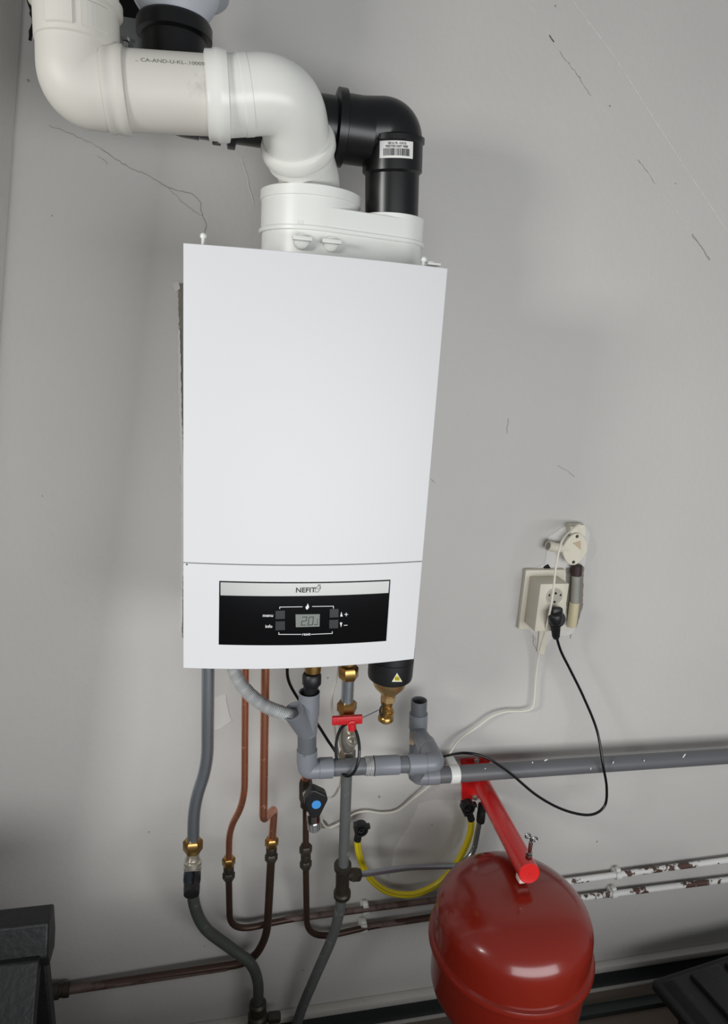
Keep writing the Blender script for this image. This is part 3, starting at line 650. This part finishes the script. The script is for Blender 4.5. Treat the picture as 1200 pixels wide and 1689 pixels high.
# ------------------------------------------------------------------ grey PVC drain
pv = thing('grey_drain_trap', 'grey plastic drain trap with open cup, crossing in front of the pipes', 'drain pipe', at(690, 1270, .07))
DP = .23; RP = .0185
vtop, vbot = at(509, 1141, DP), at(506, 1266, DP)
dirv = (vtop - vbot).normalized()
b = MB(); cupl = at(509, 1180, DP); H_ = (vtop - cupl).length
b.lathe([(RP * .9, 0), (.0215, .002), (.0215, H_), (.0200, H_), (.0195, .012), (0.001, .010)], cupl, dirv, 48, cap=False); b.build('open_cup', M_pvc, pv)
b = MB(); b.cyl(at(506, 1210, DP), cupl + dirv * .01, .0205, 44, .001)
bp0, bp1 = at(484, 1174, DP + .018), at(507, 1208, DP)
db = (bp0 - bp1).normalized(); LB = (bp0 - bp1).length
b.lathe([(.018, 0), (.0205, .005), (.0215, LB - .001), (.0222, LB), (.0222, LB + .003), (.0195, LB + .003), (.0190, LB - .012), (.001, LB - .013)], bp1, db, 44, cap=False); b.build('y_branch', M_pvc, pv)
b = MB(); b.cyl(at(506, 1237, DP), at(506, 1209, DP), .0195, 44, .001); b.build('straight_pipe', M_pvcd, pv)
b = MB(); b.ring(at(506, 1258, DP), at(506, 1236, DP), .0215, .015, 44)
b.tube(fillet(pts([(506, 1256, DP), (506, 1269, DP), (526, 1267.5, DP)]), [.02], 12), .0198, 40)
b.ring(at(525, 1267, DP), at(548, 1266, DP), .0215, .015, 44); V, Fc = text_mb('40 88', .0085, .0003); cc = at(506, 1250, DP + .0212)
b.add([cc + Vector((v.x, 0.0015 * (v.x / .01) ** 2 - v.z, v.y)) for v in V], Fc); b.build('elbow', M_pvc, pv)
b = MB(); b.tube(pts([(546, 1266, DP), (575, 1265, DP), (604, 1263.5, DP)]), RP - .0005, 40); b.build('cross_pipe', M_pvcd, pv)
b = MB()
for k in range(5):
    a_ = at(601 + k * 2.6, 1263.5 - k * .1, DP); b.ring(a_, at(603.2 + k * 2.6, 1263.4 - k * .1, DP), .0197 + .0008 * (k % 2) + .0006 * (k == 4), .016, 40, .0004)
b.build('sealing_tape', mat('clear_tape', (160, 162, 160), .3, var=.1), pv)
b = MB(); b.lathe([(.0185, 0), (.0215, .0015), (.0215, .003), (.0205, .0045), (.0205, (at(658, 1261, DP) - at(615, 1263, DP)).length - .002), (.0185, (at(658, 1261, DP) - at(615, 1263, DP)).length)], at(615, 1263, DP), at(658, 1261, DP) - at(615, 1263, DP), 44); b.build('sleeve', M_pvc, pv)
b = MB(); b.tube(pts([(656, 1261.2, DP), (674, 1260.5, DP)]), RP - .0005, 40); b.build('short_pipe', M_pvcd, pv)
b = MB(); a_, c_ = at(672, 1260.5, DP), at(700, 1259, DP); b.ring(a_, c_, .0218, .015, 44)
bk = fillet([at(699, 1259, DP), at(719, 1258, DP), at(703, 1226, .13)], [.03], 14)
b.tube(bk, .0202, 40); b.build('elbow', M_pvc, pv)
b = MB(); s0, s1 = at(711, 1243, .18), at(690, 1210, .085); b.tube([s0, s1], .0205, 40); dd = (s1 - s0).normalized(); b.ring(s0 + dd * .018, s0 + dd * .042, .0222, .015, 40); b.build('side_branch', M_pvc, pv)
DS = .075
b = MB(); a_, c_ = at(687, 1282, DS), at(690, 1181, DS); b.tube(resample([a_, c_], .03), .0205, 40); b.build('standpipe', M_pvcd, pv)
b = MB(); a_, c_ = at(689, 1201, DS), at(690, 1176, DS); b.ring(a_, c_, .0222, .015, 44); b.build('standpipe_socket', M_pvc, pv)
b = MB(); a_, c_ = at(690, 1178, DS), at(691, 1155, DS); L_ = (c_ - a_).length
b.lathe([(.0175, 0), (.0192, .001), (.0192, L_), (.0168, L_), (.0165, .01), (.001, .008)], a_, c_ - a_, 44, cap=False); b.build('open_stub', M_pvcd, pv)
b = MB(); b.tube(fillet([at(687, 1266, DS), at(687, 1281, DS), at(704, 1280, DS)], [.024], 14), .0202, 40); b.ring(at(702, 1280, DS), at(722, 1278.5, DS), .0222, .015, 44); b.build('elbow', M_pvc, pv)
V_ = at(679, 1220, DS + .012)
b = MB(); b.box(at(680, 1219, .098), (.011, .002, .030), Matrix.Rotation(-.5, 3, 'Z') @ Matrix.Rotation(.12, 3, 'Y'), bevel=.0005); b.build('tan_sticker', M_tan, pv, 'small tan sticker')

lp = thing('long_drain_pipe', 'long straight speckled grey drain pipe running along the wall to the right edge', 'drain pipe', at(760, 1275, .07))
b = MB(); b.tube(resample(pts([(718, 1278.7, DS), (1240, 1244.5, DS)]), .04), .0205, 44); b.build('pipe_length', M_pvcs, lp)
b = MB(); b.ring(at(740, 1277, DS), at(755, 1276, DS), .0235, .0195, 44); b.box(at(744, 1257, .05), (.022, .05, .012), bevel=.002); b.box(at(748, 1276, .02), (.018, .04, .02), bevel=.002); b.build('pipe_clip', M_white2, lp, 'white plastic pipe clip')
for (x_, y_, l_, t_) in [(1011, 1258, .006, .2), (1128, 1247, .012, .5), (974, 1268, .006, .1), (900, 1254, .009, 1.2), (878, 1258, .004, .2), (1062, 1255, .004, 0), (800, 1268, .003, 1), (835, 1270, .003, .4)]:
    c_ = at(x_, y_, DS + .0202); b = MB(); b.box(c_ + Y * .0008, (.0022, .0024, l_), Matrix.Rotation(t_ if t_ else 0, 3, 'Y'), bevel=.0004)
    b.build('paint_splash', M_paper, lp, 'white paint splash')

# corrugated condensate hose
ch = MB(); cp = resample(spline(pts([(383, 1075, .20), (385, 1102, .215), (400, 1132, .23), (430, 1160, .24), (462, 1175, .245), (495, 1186, .232)])), .00055)
ch.tube(cp, .0125, 28, rf=lambda L, i: .0128 + .0015 * math.sin(L / .0034 * 2 * math.pi))
tag(ch.build('corrugated_hose', M_hose, sharp=80, origin=at(495, 1186, .232)), 'light grey corrugated hose from the boiler into the drain branch', 'hose')

# black siphon outlet
so = thing('siphon_outlet', 'brass and black threaded outlet hanging over the open grey cup', 'outlet', at(513, 1110, DP))
b = MB(); b.lathe([(.0155, -.03), (.017, 0), (.0165, .012)], at(516, 1098, DP), Vector((0, 0, -1)), 32); b.build('brass_neck', M_brass, so)
b = MB(); a_ = at(514, 1110, DP); b.nut(a_, at(514, 1130, DP), .0195, 12); b.lathe([(.017, 0), (.0145, .010), (.013, .03), (.013, .045)], at(513, 1128, DP), Vector((-.05, 0, -1)), 28); b.build('black_nut', M_blackm, so)

# ------------------------------------------------------------------ magnetic filter
DF = .20
ft = thing('dirt_filter', 'black round dirt separator with brass cup and drain valve, under the boiler on the right', 'filter', at(640, 1190, DF))
c0 = at(641, 1137, DF); c0.z = at(645, 1136, DF + .047).z
b = MB(); b.lathe([(.030, -.001), (.043, 0), (.0465, .003), (.0478, .009), (.0482, .046), (.0468, .047), (.0468, .050), (.0482, .051), (.0482, .072)], c0, Z, 56); fb = b.build('magnet_sleeve', M_blackm, ft, 'black magnet sleeve')
b = MB(); b.lathe([(.016, .06), (.016, .09), (.013, .091), (.013, 1.30 - c0.z)], c0, Z, 28); b.build('neck', M_brass, ft)
c1 = c0 + Z * .002
b = MB(); b.lathe([(.037, 0), (.0362, -.012), (.032, -.022), (.021, -.034), (.0165, -.039), (.0165, -.042)], c1, Z, 48); b.nut(c1 - Z * .041, c1 - Z * .058, .0168); b.build('brass_cup', M_paleb, ft)
c2 = c1 - Z * .058 + Vector((-.002, 0, 0))
b = MB(); b.lathe([(.0135, 0), (.0135, -.004), (.012, -.006), (.012, -.03), (.015, -.032), (.017, -.036), (.017, -.043), (.012, -.048)], c2, Z, 32)
b.lathe([(.011, .02), (.0105, -.006), (.0085, -.009), (.0055, -.009), (.005, -.004)], c2 + Vector((.003, -.008, -.018)), Y, 28); dv = b.build('drain_valve', M_brass, ft)
b = MB(); b.tube([c2 + Vector((.0 + .0165 * math.cos(t), -.004 - .004 * math.sin(t * .5), -.016 + .0165 * math.sin(t))) for t in [math.radians(80 + k * 12) for k in range(22)]], .0022, 10); b.build('cap_strap', M_blackm, dv)
# warning triangle on the sleeve
def onsl(px, py, off):
    d = DF + .048
    for _ in range(6): p = at(px, py, d); d = DF + math.sqrt(max(0, (.0481 + off) ** 2 - (p.x - c0.x) ** 2))
    return at(px, py, d)
def sltri(s_, off, material, name, par, label=None):
    cx, cy = 654.5, 1118.5; T_ = [(cx, cy - 8.5 * s_), (cx + 8.6 * s_, cy + 6 * s_), (cx - 8.6 * s_, cy + 6 * s_)]
    pl = []
    for i in range(3):
        for k in range(4): t = k / 4; pl.append((T_[i][0] * (1 - t) + T_[(i + 1) % 3][0] * t, T_[i][1] * (1 - t) + T_[(i + 1) % 3][1] * t))
    F_ = [onsl(*p, off) for p in pl]; Bk = [onsl(*p, off - .0006) for p in pl]; n = len(pl); cf, cb = onsl(cx, cy, off), onsl(cx, cy, off - .0006)
    mb = MB(); mb.add(F_ + Bk + [cf, cb], [(i, (i + 1) % n, 2 * n) for i in range(n)] + [(n + (i + 1) % n, n + i, 2 * n + 1) for i in range(n)] + [(i, n + i, n + (i + 1) % n, (i + 1) % n) for i in range(n)])
    return mb.build(name, material, par, label)
w1 = sltri(1.0, .0006, M_paper, 'warning_sticker', fb, 'white and yellow warning triangle'); sltri(.74, .0009, M_warn, 'yellow_triangle', w1)
mb = MB()
for x_ in (652.2, 654.6, 657): mb.cyl(onsl(x_, 1122.3, .0012), onsl(x_ + .4, 1116.5, .0012), .0006, 8)
mb.build('symbol', M_ink, w1)
b = MB(); b.lathe([(.0018, .002), (.0018, -.0012)], onsl(632, 1113, 0), Y, 10); b.lathe([(.0018, .002), (.0018, -.0012)], onsl(632, 1099, 0), Y, 10); b.build('sleeve_hole', M_dark, fb)

# thin wire from the valve to the filter valve, black strap loop
tag(MB().tube(spline(pts([(597, 1184, .225), (612, 1177, .22), (624, 1171, .215)])), .0009, 8).build('thin_wire', M_cableb, origin=at(597, 1184, .225)), 'short thin black wire from the red valve handle to the brass drain valve', 'wire')
lc = at(573, 1236, DP); lpts = []
for k in range(41):
    t = 2 * math.pi * k / 40; p = at(573 + 19.5 * math.cos(t), 1237 + 43 * math.sin(t), .235 + .026 * math.cos(t * 1.0 - .9)); lpts.append(p)
tag(MB().tube(lpts, .0032, 10, cap=False).build('strap_loop', M_cableb, origin=lc), 'black strap looped round the grey cross pipe below the red valve handle', 'strap')

# ------------------------------------------------------------------ cables
pb_ = spline([Vector((at(474, 1085, .17).x, -.17, 1.30))] + pts([(474, 1085, .17), (475, 1120, .165), (490, 1150, .15), (508, 1172, .14), (527, 1200, .12), (545, 1228, .12), (562, 1247, .125), (600, 1256, .10), (650, 1256, .06), (690, 1254, .04), (728, 1248, .035), (765, 1242, .10), (800, 1249, .12), (838, 1273, .125), (885, 1312, .13), (930, 1336, .125), (972, 1344, .12), (996, 1330, .11), (1000, 1300, .11), (994, 1262, .11), (984, 1205, .08), (962, 1150, .07), (940, 1105, .07), (925, 1075, .075), (917, 1050, .085)]), 10)
b = MB(); b.tube(pb_, .0034, 12)
ca = thing('power_cable', 'black power cable hanging in a loop from the lower socket across to the boiler', 'cable', at(916, 1040, .085))
b.build('flex', M_cableb, ca)
b = MB(); a_, c_ = at(915.5, 1024, .098), at(916.5, 1052, .090); L_ = (c_ - a_).length
b.lathe([(.0150, -.022), (.0175, -.018), (.0165, 0), (.0135, L_ * .1)], a_, c_ - a_, 20)
for k in range(6):
    h0 = L_ * (.1 + k * .15); b.lathe([(.0128 - k * .0006, h0), (.0120 - k * .0006, h0 + L_ * .07), (.0105 - k * .0006, h0 + L_ * .11), (.0105 - k * .0006, h0 + L_ * .16)], a_, c_ - a_, 18)
b.lathe([(.0210, .004), (.0210, -.014), (.019, -.020), (.016, -.024)], at(914, 1018, .072), Y, 36)
b.box(at(917, 1011, .092), (.028, .018, .03), bevel=.006); b.build('plug', M_blackm, ca, 'black moulded mains plug')

wc = thing('white_cable', 'thin white cable from the junction box down the wall and behind the drain pipes', 'cable', at(955, 866, .02))
wp = pts([(962, 866, .012), (953, 866, .022), (941, 875, .05), (926, 893, .09), (917, 930, .105), (913, 965, .108), (908, 1000, .11), (899, 1040, .07), (888, 1080, .03), (883, 1120, .02), (881, 1150, .02), (877, 1168, .02), (862, 1173, .02), (835, 1174, .02), (810, 1182, .02), (785, 1200, .02), (757, 1220, .025), (743, 1240, .03), (733, 1258, .03), (722, 1280, .025), (705, 1298, .02), (680, 1318, .015), (655, 1337, .012), (630, 1341, .012), (605, 1338, .012), (585, 1342, .012), (570, 1352, .012), (552, 1362, .012), (540, 1365, .014), (531, 1356, .03), (527, 1340, .06)])
b = MB(); b.tube(spline(wp, 8), .0026, 10); b.build('flex', M_cablew, wc)
wc2 = MB(); wc2.tube(spline([Vector((at(561, 1085, .17).x + .003, -.17, 1.30))] + pts([(561, 1085, .17), (556, 1115, .165), (548, 1145, .16), (547, 1170, .16), (551, 1200, .16), (556, 1235, .155), (561, 1270, .15), (559, 1295, .14), (551, 1312, .12), (540, 1317, .11), (530, 1316, .10)]), 10), .0026, 10)
tag(wc2.build('sensor_cable', M_cablew, origin=at(561, 1090, .17)), 'thin cream cable dropping from the boiler beside the ball valve to the tap', 'cable')

# ------------------------------------------------------------------ sockets
sk = thing('double_socket', 'cream surface-mounted double wall socket on a square backplate', 'socket', at(905, 1038, 0))
def q4(a, b_, c, d_): return [at(*p) for p in (a, b_, c, d_)]
tl, br_ = at(868, 940, .014), at(931, 1036, .014); br_.x = at(931, 942, .014).x
cx_, cz_ = (tl.x + br_.x) / 2, (tl.z + br_.z) / 2
b = MB(); b.box((cx_, -.007, cz_), (br_.x - tl.x + .004, .016, tl.z - br_.z), bevel=.003); b.build('backplate', M_cream, sk)
tl, br_ = at(891, 963, .072), at(937, 1040, .072); br_.x = at(938, 964, .072).x; cx_, cz_ = (tl.x + br_.x) / 2, (tl.z + br_.z) / 2; bw, bh = br_.x - tl.x, tl.z - br_.z
b = MB(); b.box((cx_, -.042, cz_), (bw, .062, bh), bevel=.0025); bx = b.build('socket_box', M_cream, sk)
for i, py_ in enumerate((984, 1019)):
    c_ = at(914.5 - i, py_, .0738); b = MB()
    b.lathe([(.0215, .0006), (.0225, -.0004), (.0215, -.0014), (.0203, -.0012), (.0197, .0002), (.0195, .0004)], c_, Y, 44, cap=False)
    fo = b.build('outlet', M_cream, bx)
    b = MB(); b.lathe([(.0198, .0006), (.0198, -.0003)], c_, Y, 44); b.build('outlet_well', mat('socket_well_shade', (168, 163, 150), .5), fo)  # flat disc, shade of the recess put into its darker cream
    if i == 0:
        b = MB()
        for dx, dz in ((-.002, .0085), (-.002, -.0135)): b.lathe([(.0029, 0), (.0029, -.001)], c_ + Vector((dx + .003, 0, dz)), Y, 16)
        for dx, dz in ((-.015, .004), (.0145, .004)): b.box(c_ + Vector((dx, -.0006, dz)), (.003, .002, .005))
        b.build('pin_holes', M_dark, fo)
b = MB(); b.prism(q4((889, 1041, .006), (904, 1041, .006), (897, 1080, .006), (886, 1076, .006)), (0, .006, 0)); b.build('cable_cover', M_cream, sk)

jb = thing('junction_box', 'round cream junction box with a brown triangle mark above the double socket', 'junction box', at(948, 905, 0))
c_ = at(948, 906, .03)
b = MB(); b.lathe([(.030, .03), (.032, .012), (.032, .004)], c_, Y, 44); b.build('box_body', M_cream, jb)
outl = []
for k in range(48):
    t = 2 * math.pi * k / 48; r_ = .0335 + .0075 * (abs(math.sin(t)) ** 5); outl.append(c_ + Vector((r_ * .99 * math.cos(t - .0), -.001, r_ * math.sin(t))))
b = MB(); b.prism(outl, (0, .006, 0)); lid = b.build('lid', M_cream, jb); md = lid.modifiers.new('b', 'BEVEL'); md.width = .0015; md.segments = 2; md.limit_method = 'ANGLE'
for dz in (.033, -.033):
    b = MB(); b.lathe([(.0042, .001), (.0042, -.0004), (.0035, -.0012), (.001, -.0008)], c_ + Vector((0, -.001, dz)), Y, 16); b.build('lid_screw', M_oldbrass, lid)
b = MB(); b.prism([at(944, 896, .0318), at(957, 892, .0318), at(957.5, 907, .0318)], (0, .0012, 0)); b.build('triangle_mark', M_tan, lid, 'brown triangle mark')
b = MB(); b.ring(at(912, 902, .022), at(903, 900, .024), .0125, .009, 28); b.cyl(at(935, 905, .02), at(911, 902, .022), .0115, 28); b.build('side_spout', M_cream, jb)
b = MB(); b.cyl(at(903.8, 900.2, .024), at(906, 900.7, .0235), .0092, 24); b.build('spout_bore', M_crack, jb)
b = MB(); b.prism(q4((940, 866, .024), (964, 866, .024), (966, 884, .024), (942, 884, .024)), (0, .024, 0)); b.build('top_spout', M_cream, jb)
b = MB(); b.cyl(at(951, 932, .016), at(949.5, 949, .016), .0135, 24, .001); b.build('pipe_collar', mat('dark_maroon', (52, 30, 32), .6), jb)
cdt = thing('conduit_stub', 'grey and yellowed conduit stub in the chipped wall beside the double socket', 'conduit', at(948, 990, 0))
b = MB(); b.cyl(at(949.5, 947, .014), at(947, 994, .014), .0105, 24); b.build('grey_length', mat('dirty_grey_conduit', (150, 150, 142), .6, var=.12), cdt)
b = MB(); b.tube(pts([(947, 993, .014), (944, 1018, .014), (942, 1032, .010)]), .0122, 24); b.build('yellowed_length', M_cream2, cdt)

# ------------------------------------------------------------------ yellow hose
yh = thing('yellow_filling_hose', 'yellow filling hose hanging in a U on the wall with black end couplings', 'hose', at(660, 1478, .05))
hp = spline(pts([(589, 1384, .05), (591, 1405, .05), (600, 1432, .048), (617, 1456, .045), (644, 1472, .042), (681, 1475, .042), (714, 1462, .042), (740, 1440, .045), (762, 1407, .045), (775, 1374, .045), (777, 1350, .045)]), 10)
b = MB(); b.tube(hp, .0086, 24); hz = b.build('hose', M_yel, yh)
off = Vector((0, -.0073, .0046)); b = MB(); b.tube([p + off for p in hp], .0017, 8); b.build('stripe', M_yeld, hz)
for (px_, py_, hx, hy) in ((596, 1371, 589, 1386), (773, 1335, 777, 1352)):
    c_ = at(px_, py_, .070); b = MB()
    b.lathe([(.010, .024), (.0178, .020), (.0178, .002), (.0168, 0), (.0125, 0), (.0120, .007), (.0065, .008), (.006, .002), (.0035, .002), (.003, .007), (.001, .007)], c_, Y, 36, cap=False)
    for t in (0.3, 2.4, 4.5): b.box(c_ + Vector((math.cos(t) * .0195, .009, math.sin(t) * .0195)), (.0085, .014, .0085), bevel=.001)
    b.cyl(c_ + Vector((0, .02, 0)), at(hx, hy, .05), .0095, 24); b.build('coupling', M_blackm, yh)

# ------------------------------------------------------------------ expansion vessel + bracket
VX, VD, VR = 0.684, 0.372, 0.170
VZT = 0.775
ves = thing('expansion_vessel', 'large glossy dark red expansion vessel hanging from the bright red arm', 'expansion vessel', (VX, -VD, VZT - .4))
prof = [(.0005, VZT)]
for k in range(1, 15):
    t = math.pi / 2 * k / 14; prof.append(((VR - .004) * math.sin(t) ** 0.86, VZT - .090 * (1 - math.cos(t) ** 0.9)))
zr = 0.630
prof += [(VR - .003, zr + .012)]
b = MB(); b.lathe(prof, (VX, -VD, 0), Z, 96, cap=False); b.build('upper_dome', M_vessel, ves)
b = MB(); b.lathe([(VR - .005, zr + .013), (VR + .003, zr + .010), (VR + .006, zr + .004), (VR + .006, zr - .002), (VR + .003, zr - .007), (VR - .006, zr - .009)], (VX, -VD, 0), Z, 96, cap=False); b.build('clamp_seam', M_vessel, ves)
prof = [(VR - .006, zr - .006), (VR - .007, zr - .09)]
for k in range(1, 13):
    t = math.pi / 2 * k / 12; prof.append(((VR - .007) * math.cos(t) ** .8 + .0005, zr - .09 - .085 * math.sin(t)))
b = MB(); b.lathe(prof, (VX, -VD, 0), Z, 96, cap=False); b.build('lower_shell', M_vessel, ves)

am = thing('vessel_bracket', 'bright red tubular wall bracket holding up the dark red vessel', 'bracket', at(785, 1290, 0))
a0, a1 = at(790, 1286, .01), at(872, 1440, .385)
b = MB(); b.tube(resample([a0, a1], .05), .0225, 44); arm = b.build('arm', M_redarm, am)
dar = (a1 - a0).normalized()
b = MB(); b.lathe([(.0225, 0), (.0225, .0015), (.0205, .003), (.001, .003)], a1, dar, 44, cap=False); b.build('end_cap', M_redarm, arm)
b = MB(); p4 = pts([(759, 1251, 0), (806, 1249, 0), (806, 1312, 0), (761, 1319, 0)]); b.prism([p + Y * .0 for p in p4], (0, -.006, 0)); pl = b.build('wall_plate', M_redarm, am)
for px_, py_ in ((785, 1254), (782, 1314)):
    b = MB(); c_ = at(px_, py_, .006); b.nut(c_ + Y * .001, c_ - Y * .006, .008); b.cyl(c_, c_ - Y * .011, .0035, 12); b.build('plate_bolt', M_nickel, pl)
b = MB(); c_ = at(868, 1449, .372); c_.z = a1.z - .024; b.box(c_ + Vector((-.006, .004, -.002)), (.026, .02, .014), bevel=.003); b.build('weld_tab', mat('primer_white', (225, 205, 200), .6), am, 'white smeared weld tab')
wb = at(871, 1417, .395)
a_ = at(871.5, 1413, .385); c_ = at(875.5, 1388, .395)
b = MB(); b.cyl(a_, c_, .0042, 16); b.nut(a_ - (c_ - a_) * .12, a_ + (c_ - a_) * .3, .0075)
t_ = (c_ - a_).normalized()
for sx_, sz_ in ((-1, 1), (1, 0)):
    ce = at(870, 1378.5, .395) if sx_ < 0 else at(881.5, 1384, .395)
    b.tube([ce + Vector((.0052 * math.cos(t), 0, .0050 * math.sin(t))) for t in [2 * math.pi * k / 20 for k in range(21)]], .0019, 10, cap=False)
b.tube([c_, at(875.5, 1381, .395)], .0032, 12); b.build('wing_bolt', M_chrome, arm, 'silver wing bolt')

# ------------------------------------------------------------------ pipe clips on the copper lines
for i, (px_, py_, lab) in enumerate(((602, 1500, 'white pipe clip on the upper copper line, left of the red vessel'), (599, 1529, 'white pipe clip on the lower copper line, left of the red vessel'),
                                   (1018, 1443, 'white pipe clip on the upper painted line, right of the red vessel'), (1011, 1474, 'white pipe clip on the lower painted line, right of the red vessel'))):
    c_ = at(px_, py_, .022)
    b = MB(); b.box(c_ + Vector((0, .009, -.001)), (.020, .026, .022), bevel=.002)
    ax_ = Vector((1, 0, .004))
    b.ring(c_ - ax_ * .0085, c_ + ax_ * .0085, .0125, .0088, 28)
    b.box(c_ + Vector((0, .003, .015)), (.014, .012, .010), bevel=.002); b.box(c_ + Vector((0, -.006, .012)), (.015, .007, .005), bevel=.001)
    tag(b.build('pipe_clip', M_white2, origin=c_), lab, 'pipe clip', 'clips on the copper lines')

# ------------------------------------------------------------------ black sawhorse, left
sh = thing('plastic_sawhorse', 'dusty black plastic sawhorse standing at the bottom left corner', 'sawhorse', (-0.62, -0.40, 0))
tr = at(90, 1489, .33)
xe, zt = tr.x, tr.z
yb = -.33; yf = -.375
def hexa(v): return v, [(0, 1, 2, 3), (7, 6, 5, 4), (0, 4, 5, 1), (1, 5, 6, 2), (2, 6, 7, 3), (3, 7, 4, 0)]
b = MB()
b.prism([Vector((xe, yb, zt)), Vector((xe, yb, zt - .055)), Vector((xe, yb - .014, zt - .085)), Vector((xe, yf - .01, zt - .085)), Vector((xe, yf - .02, zt - .055)), Vector((xe, yf, zt))], (-.75, 0, 0))
o = b.build('top_beam', M_crate, sh); md = o.modifiers.new('b', 'BEVEL'); md.width = .004; md.segments = 2; md.limit_method = 'ANGLE'
zz = zt - .05
for nm, y0, y1 in (('front', yf - .03, yf - .60), ('rear', yb - .04, yb - .004)):
    b = MB(); x1 = xe - .012; x0 = xe - .10
    b.add(*hexa([Vector((x0, y0, zz)), Vector((x1, y0, zz)), Vector((x1, y0 + .03, zz)), Vector((x0, y0 + .03, zz)),
                 Vector((x0 - .01, y1, 0)), Vector((x1 + .012, y1, 0)), Vector((x1 + .012, y1 + .03, 0)), Vector((x0 - .01, y1 + .03, 0))]))
    o = b.build('leg', M_crate, sh); md = o.modifiers.new('b', 'BEVEL'); md.width = .003; md.segments = 2; md.limit_method = 'ANGLE'
    o2 = o.copy(); C.objects.link(o2); o2.parent = sh; o2.location = o.location + Vector((-.60, 0, 0))
ang_ = math.atan2(.57, zz)
b = MB(); b.box((xe - .37, yf - .14 - .02, zz - .17), (.48, .016, .28), Matrix.Rotation(-ang_, 3, 'X'), bevel=.005)
o = b.build('front_panel', M_crate, sh)
for k in range(6):
    b = MB(); b.box((xe - .155 - k * .085, yf - .14 - .033, zz - .17), (.028, .016, .27), Matrix.Rotation(-ang_, 3, 'X'), bevel=.005); b.build('rib', M_crate, o)

# ------------------------------------------------------------------ black crate, right
c0_ = at(1099, 1612, .20)
cr = thing('black_storage_crate', 'black plastic storage crate with ribbed lid at the bottom right corner', 'crate', (c0_.x, c0_.y, 0))
x0, z0 = c0_.x, c0_.z
YC = c0_.y
CW, CL = .58, .40
cxm, cym = x0 + CW / 2, YC - CL / 2
b = MB(); b.box((cxm, cym, (z0 - .03) / 2), (CW - .04, CL - .04, z0 - .03), bevel=.012, taper=.9); b.build('crate_body', M_crate, cr)
b = MB(); b.box((cxm, cym, z0 - .040), (CW + .05, CL + .05, .034), bevel=.009)
zl = z0 - .028
b.add(*hexa([Vector((x0 - .012, YC + .012, zl)), Vector((x0 + CW + .012, YC + .012, zl)), Vector((x0 + CW + .012, YC - .012 - CL, zl)), Vector((x0 - .012, YC - .012 - CL, zl)),
             Vector((x0 + .012, YC - .008, z0)), Vector((x0 + CW - .012, YC - .008, z0)), Vector((x0 + CW - .012, YC + .008 - CL, z0)), Vector((x0 + .012, YC + .008 - CL, z0))]))
lid_ = b.build('lid', M_crate, cr); md = lid_.modifiers.new('b', 'BEVEL'); md.width = .004; md.segments = 2; md.limit_method = 'ANGLE'
for k in range(4):
    b = MB(); b.box((x0 + .115 + k * .125, cym, z0 + .004), (.105, CL - .03, .022), bevel=.008); b.build('lid_rib', M_crate, lid_)
b = MB(); b.box((x0 - .020, cym + .03, z0 - .055), (.022, .09, .05), bevel=.006); b.build('latch', M_crate, cr)
cr.rotation_euler = (0, 0, math.radians(7.5))
